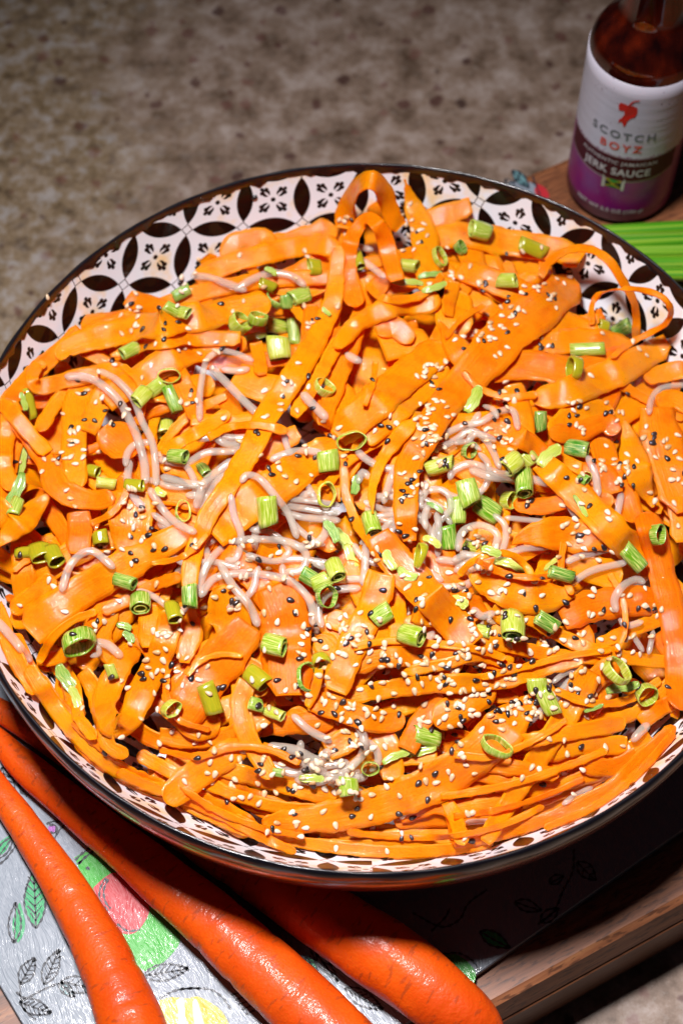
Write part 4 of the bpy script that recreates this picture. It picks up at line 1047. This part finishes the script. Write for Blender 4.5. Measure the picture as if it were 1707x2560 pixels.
# ------------------------------------------------------------------ sesame seeds
build_tree()
HOT = """
A 620,700 60 10 2;A 850,600 30 6 1;A 640,830 90 10 6;A 800,860 70 8 6;A 1000,870 70 6 4;A 1050,720 70 4 1;A 1450,780 50 4 6;A 960,970 40 5 0;A 1380,1000 70 10 4;A 1290,1120 60 10 1;A 430,1110 80 8 3;A 350,1290 60 6 5;A 500,1260 50 4 7;A 560,1180 40 6 1;A 1240,1270 60 7 3;A 1420,1230 70 10 5;A 1380,430 60 3 0;A 650,990 60 4 2;A 880,1140 40 5 3;A 1500,1300 60 6 3
B 340,360 50 16 4;B 290,260 30 4 4;B 350,440 30 4 2;B 520,560 40 6 2;B 640,620 60 6 7;B 780,730 70 18 5;B 900,630 50 14 3;B 1020,570 40 10 1;B 620,790 60 16 2;B 700,850 60 10 4;B 540,870 40 3 3;B 430,1010 50 20 3;B 450,1170 60 26 2;B 390,1250 50 16 2;B 960,680 40 5 2;B 930,850 50 4 5;B 1380,910 40 7 0;B 760,1130 50 16 7;B 1060,1180 60 8 6;B 1080,1250 50 8 5;B 220,1250 60 5 6;B 130,880 30 2 4;B 160,1040 30 3 3;B 760,1280 40 6 3;B 1250,1190 40 6 4;B 1240,800 50 4 1;B 860,420 80 3 2;B 730,950 60 5 2;B 30,300 40 5 2
C 330,140 70 14 6;C 140,190 60 7 3;C 300,170 40 6 2;C 430,160 40 8 1;C 620,440 70 12 3;C 640,530 70 10 7;C 600,320 40 6 1;C 700,380 30 2 2;C 1270,220 60 6 4;C 1400,170 60 5 4;C 880,560 40 4 1;C 240,750 30 4 0;C 470,570 30 5 1;C 500,620 30 5 0;C 90,610 20 0 2;C 1100,620 70 10 2;C 1150,680 50 8 2;C 1300,660 60 10 1;C 1440,570 60 12 4;C 1060,830 60 6 3;C 1300,860 70 6 4;C 890,890 50 8 4;C 750,1020 50 8 0;C 640,1100 60 7 1;C 720,1180 50 9 6;C 810,1110 50 9 2;C 560,1230 50 5 1;C 480,930 40 3 3;C 1440,970 70 14 10;C 1500,1030 60 8 3;C 1400,1100 50 7 3;C 1270,1230 60 5 3;C 1500,1290 60 8 2;C 780,1270 50 5 2;C 980,1230 40 2 1;C 680,1350 50 6 0;C 1520,1180 50 6 1;C 1090,850 40 3 2
D 420,60 50 24 2;D 400,150 60 14 2;D 330,290 60 20 8;D 290,350 30 6 8;D 470,200 50 5 5;D 640,80 60 6 4;D 740,100 40 12 4;D 240,290 30 0 3;D 310,500 50 5 5;D 170,620 40 7 1;D 600,540 60 14 4;D 660,540 50 12 3;D 850,380 50 4 5;D 1080,480 60 10 2;D 1070,580 50 10 2;D 1200,600 50 3 3;D 1110,260 60 8 4;D 1250,180 70 10 5;D 1290,280 60 10 8;D 1330,230 50 14 2;D 1400,80 60 4 6;D 1500,140 60 10 4;D 1180,440 60 6 1;D 1450,420 60 6 3;D 1560,300 60 8 3;D 640,740 60 14 0;D 740,780 60 6 1;D 850,750 60 8 3;D 940,830 60 3 3;D 1100,800 60 4 3;D 1160,880 60 6 1;D 1370,800 60 9 1;D 1440,890 40 6 3;D 280,770 60 8 2;D 380,790 60 8 4;D 560,800 60 8 6;D 600,920 60 10 4;D 340,900 60 10 2;D 700,950 60 14 6;D 780,860 50 6 6;D 860,990 70 10 5;D 960,1010 60 12 3;D 1100,1010 60 8 1;D 1200,950 60 10 3;D 430,1070 60 18 4;D 560,1050 60 16 3;D 680,1060 50 8 5;D 220,1100 60 10 2;D 60,950 60 16 3;D 50,1040 60 12 4;D 130,880 40 6 2;D 1000,1060 60 8 1;D 1280,1040 60 10 0;D 300,1130 80 12 3;D 500,1190 80 8 4;D 760,1190 80 8 6;D 630,1250 60 4 5;D 850,1320 70 16 8;D 700,1340 60 8 4;D 530,1290 70 14 4;D 250,1290 70 8 2;D 30,1330 60 8 4;D 200,1170 60 6 3;D 1080,1300 70 6 2;D 1100,1180 70 5 2;D 380,1200 60 6 3
E 640,40 60 14 2;E 830,100 60 14 3;E 900,60 60 12 4;E 1000,90 60 10 3;E 1080,60 60 10 3;E 1140,180 40 16 8;E 1090,210 40 12 5;E 890,270 50 10 6;E 900,310 30 2 6;E 960,220 60 12 4;E 800,210 60 8 2;E 600,310 50 16 8;E 570,260 50 10 5;E 380,330 50 4 8;E 450,360 60 14 2;E 500,400 60 22 2;E 430,400 40 6 3;E 540,430 50 20 1;E 600,440 40 10 1;E 290,420 50 10 3;E 320,450 50 7 3;E 150,330 70 8 2;E 120,400 60 6 1;E 220,390 50 7 2;E 60,360 50 6 1;E 780,390 60 5 2;E 850,410 50 4 1;E 700,420 60 4 1;E 880,350 50 5 1;E 450,560 50 6 1;E 400,480 60 6 1;E 560,540 60 3 3;E 730,560 60 3 3;E 520,600 80 6 2;E 700,610 60 4 1;E 880,600 60 5 2;E 1080,360 60 4 0;E 1200,320 60 4 1;E 1250,160 60 6 2;E 1300,60 60 10 2;E 1400,50 60 6 1;E 1380,150 60 3 1;E 1000,160 50 10 2;E 300,210 60 4 1;E 520,180 50 9 2;E 650,210 50 6 2;E 180,120 60 4 2;E 60,90 50 9 3;E 380,150 60 3 2;E 640,130 50 5 1;E 1020,260 40 6 2;E 1230,380 60 3 0;E 350,560 70 8 2;E 200,470 50 5 2
"""
spots = []
for ln in HOT.strip().splitlines():
    c = ln[0]
    for it in ln[2:].split(';'):
        f = it.split()
        if f[0] in CR: f = f[1:]
        x, y = map(float, f[0].split(',')); r = float(f[1]); ox, oy, s = CR[c]
        for k, q in ((0, int(f[2])), (1, int(f[3]))):
            for _ in range(int(q*(.56 if k == 0 else .48)+rnd.random())): spots.append((ox+(x+rnd.gauss(0, r*.62))*s, oy+(y+rnd.gauss(0, r*.62))*s, k))
for _ in range(150):
    x, y = rnd.uniform(20, 1690), rnd.uniform(560, 2100)
    if in_food(x, y-10): spots.append((x, y, 1 if rnd.random() < .25 else 0))
spots.append((119, 743, 0)); spots.append((636, 494, 1))
def seed_mesh(name, mat, k=0):
    V = []; n, m = 8, 8; rr = random.Random(k); fat = rr.uniform(.9, 1.12)
    for i in range(n):
        t = i/(n-1); x = -1+2*t; r = math.sqrt(max(0, 1-x*x))*(1-.32*x) if 0 < i < n-1 else .02
        for j in range(m): a = 2*math.pi*j/m; V.append((x*.00165, r*fat*.00098*math.cos(a), r*.00062*math.sin(a)))
    F = grid_faces(n, m, True)+[tuple(range(m-1, -1, -1)), tuple(range((n-1)*m, n*m))]
    o = mesh(name, V, F, mat); me = o.data; bpy.data.objects.remove(o); return me
SM = [[seed_mesh('sesame_seed', M['seed'], k) for k in range(4)], [seed_mesh('black_sesame_seed', M['black'], k) for k in range(4)]]
spots.sort(key=lambda q: -q[1])
placed = [[], []]
from mathutils import Matrix
occ = set()
for (x, y, k) in spots:
    h = cast(x, y)
    if h is None: continue
    nm = h[2]
    if not (nm.startswith(('carrot_ribbon', 'glass_noodle', 'scallion', 'inner_wall', 'inner_layer', 'rim_band'))): continue
    if nm.startswith('inner_wall') and y > 1000 and rnd.random() < .7: continue
    key = (int(x/9), int(y/9))
    if key in occ: continue
    occ.add(key)
    loc, nr = Vector(h[0]), Vector(h[1]); tc = Vector(TOCAM(h[0]))
    if nr.dot(tc) < 0: nr = -nr
    nr = (nr*.8+Vector((0, 0, .3))+Vector((rnd.gauss(0, .12), rnd.gauss(0, .12), 0))).normalized()
    tx = Vector((rnd.gauss(0, 1), rnd.gauss(0, 1), 0)); tx = (tx-nr*tx.dot(nr)).normalized(); ty = nr.cross(tx); sc_ = rnd.uniform(.74, 1.02)
    mt = Matrix((tx*sc_, ty*sc_, nr*sc_)).transposed().to_4x4(); mt.translation = loc+nr*.00035
    placed[k].append((mt, rnd.choice(SM[k]), h[0], x, y))
for k in (0, 1):
    L_ = placed[k]; nm = ('sesame_seed', 'black_sesame_seed')[k]; cut_ = 295
    for (mt, me, p, x, y) in L_[:cut_]:
        o = bpy.data.objects.new(nm, me); COL.objects.link(o); o.matrix_world = mt
        tag(o, ('pale white sesame seed sprinkled over the carrot ribbons and noodles', 'black sesame seed sprinkled over the carrot ribbons and noodles')[k], ('sesame seed', 'black sesame seed')[k], ('white sesame seeds', 'black sesame seeds')[k])
    if len(L_) > cut_:
        V, F = [], []
        for (mt, me, p, x, y) in L_[cut_:]:
            b = len(V); V += [tuple(mt @ v.co) for v in me.vertices]; F += [tuple(b+q for q in pl.vertices) for pl in me.polygons]
        o = mesh(nm+'s', V, F, M['seed' if k == 0 else 'black'])
        tag(o, ('many white sesame seeds scattered over the far half of the salad', 'many black sesame seeds scattered over the far half of the salad')[k], ('sesame seed', 'black sesame seed')[k], kind='stuff')
print('seeds', len(placed[0]), len(placed[1]))

# ------------------------------------------------------------------ drop what nothing shows of, then say which is which
build_tree()
seen = {}
for y in np.arange(380, 2260, 5.):
    for x in np.arange(2, 1707, 5.):
        h = cast(x, y)
        if h is not None: seen[h[2]] = seen.get(h[2], 0)+1
def keep(L_, least):
    out = []
    for o in L_:
        q = seen.get(o.name, 0)+sum(seen.get(c.name, 0) for c in o.children)
        if q < least:
            for c in list(o.children): bpy.data.objects.remove(c)
            bpy.data.objects.remove(o)
        else: out.append(o)
    return out
FILL = keep(FILL, 3); RIB = keep(RIB, 3); NOO = keep(NOO, 3); SCA = keep(SCA, 2)
def where(c):
    r = math.hypot(c[0], c[1]); hr = round(math.degrees(math.atan2(c[0], c[1]))/30) % 12; hr = 12 if hr == 0 else hr
    words = ['', 'one', 'two', 'three', 'four', 'five', 'six', 'seven', 'eight', 'nine', 'ten', 'eleven', 'twelve']
    if r < .028: return "at the very middle of the bowl"
    band = 'just off the middle' if r < .062 else ('midway out' if r < .1 else ('further out' if r < .13 else 'against the rim'))
    return "%s at %s o'clock" % (band, words[hr])
def direct(i):
    a = math.degrees(math.atan2(-i['dy'], i['dx'])) % 180
    return 'level' if a < 20 or a > 160 else ('rising rightward' if a < 70 else ('upright' if a < 110 else 'falling rightward'))
def look(o, what):
    i = INFO[o.name]
    if what == 'buried': return 'half-buried %s carrot strip %s, %s' % ('narrow' if i['w'] < 45 else 'wide', direct(i), where(i['c']))
    if what == 'ribbon':
        s = 'arched' if i['lift'] > 4 else ('thread-thin' if i['w'] < 18 else ('narrow' if i['w'] < 33 else ('medium-wide' if i['w'] < 55 else 'broad')))
        l = 'short ' if i['len'] < 150 else ('long ' if i['len'] > 330 else '')
        return '%s%s carrot ribbon %s, %s' % (l, s, direct(i), where(i['c']))
    if what == 'noodle':
        l = 'short ' if i['len'] < 75 else ('long ' if i['len'] > 200 else ''); return '%sclear glass noodle %s, %s' % (l, direct(i), where(i['c']))
    k = i['kind']; t = float(i['tone'] or .5); tn = 'olive' if k == 'O' else ('dark' if t < .35 else ('green' if t < .65 else 'pale'))
    return '%s scallion %s %s, %s' % (tn, {'T': 'tube', 'O': 'piece', 'R': 'ring', 'S': 'slip'}[k], direct(i) if k != 'R' else 'standing open', where(i['c']))
for L_, what, cat, grp in ((FILL, 'buried', 'carrot ribbon', 'buried carrot strips'), (RIB, 'ribbon', 'carrot ribbon', 'carrot ribbons of the salad'), (NOO, 'noodle', 'noodle', 'glass noodles of the salad'), (SCA, 'scallion', 'scallion', 'sliced scallions on the salad')):
    by = {}
    for o in L_: by.setdefault(look(o, what), []).append(o)
    for lb, os_ in by.items():
        os_.sort(key=lambda o: INFO[o.name]['py'].mean())
        nms = {2: ['upper of two', 'lower of two'], 3: ['topmost of three', 'middle of three', 'lowest of three']}.get(len(os_), ['%s from the top' % w_ for w_ in ('first', 'second', 'third', 'fourth', 'fifth', 'sixth', 'seventh', 'eighth')])
        for k, o in enumerate(os_):
            tag(o, lb if len(os_) == 1 else lb+', '+nms[min(k, len(nms)-1)], cat, grp)
print('kept', len(FILL), len(RIB), len(NOO), len(SCA), 'faces', sum(len(o.data.polygons) for o in bpy.data.objects if o.type == 'MESH'))
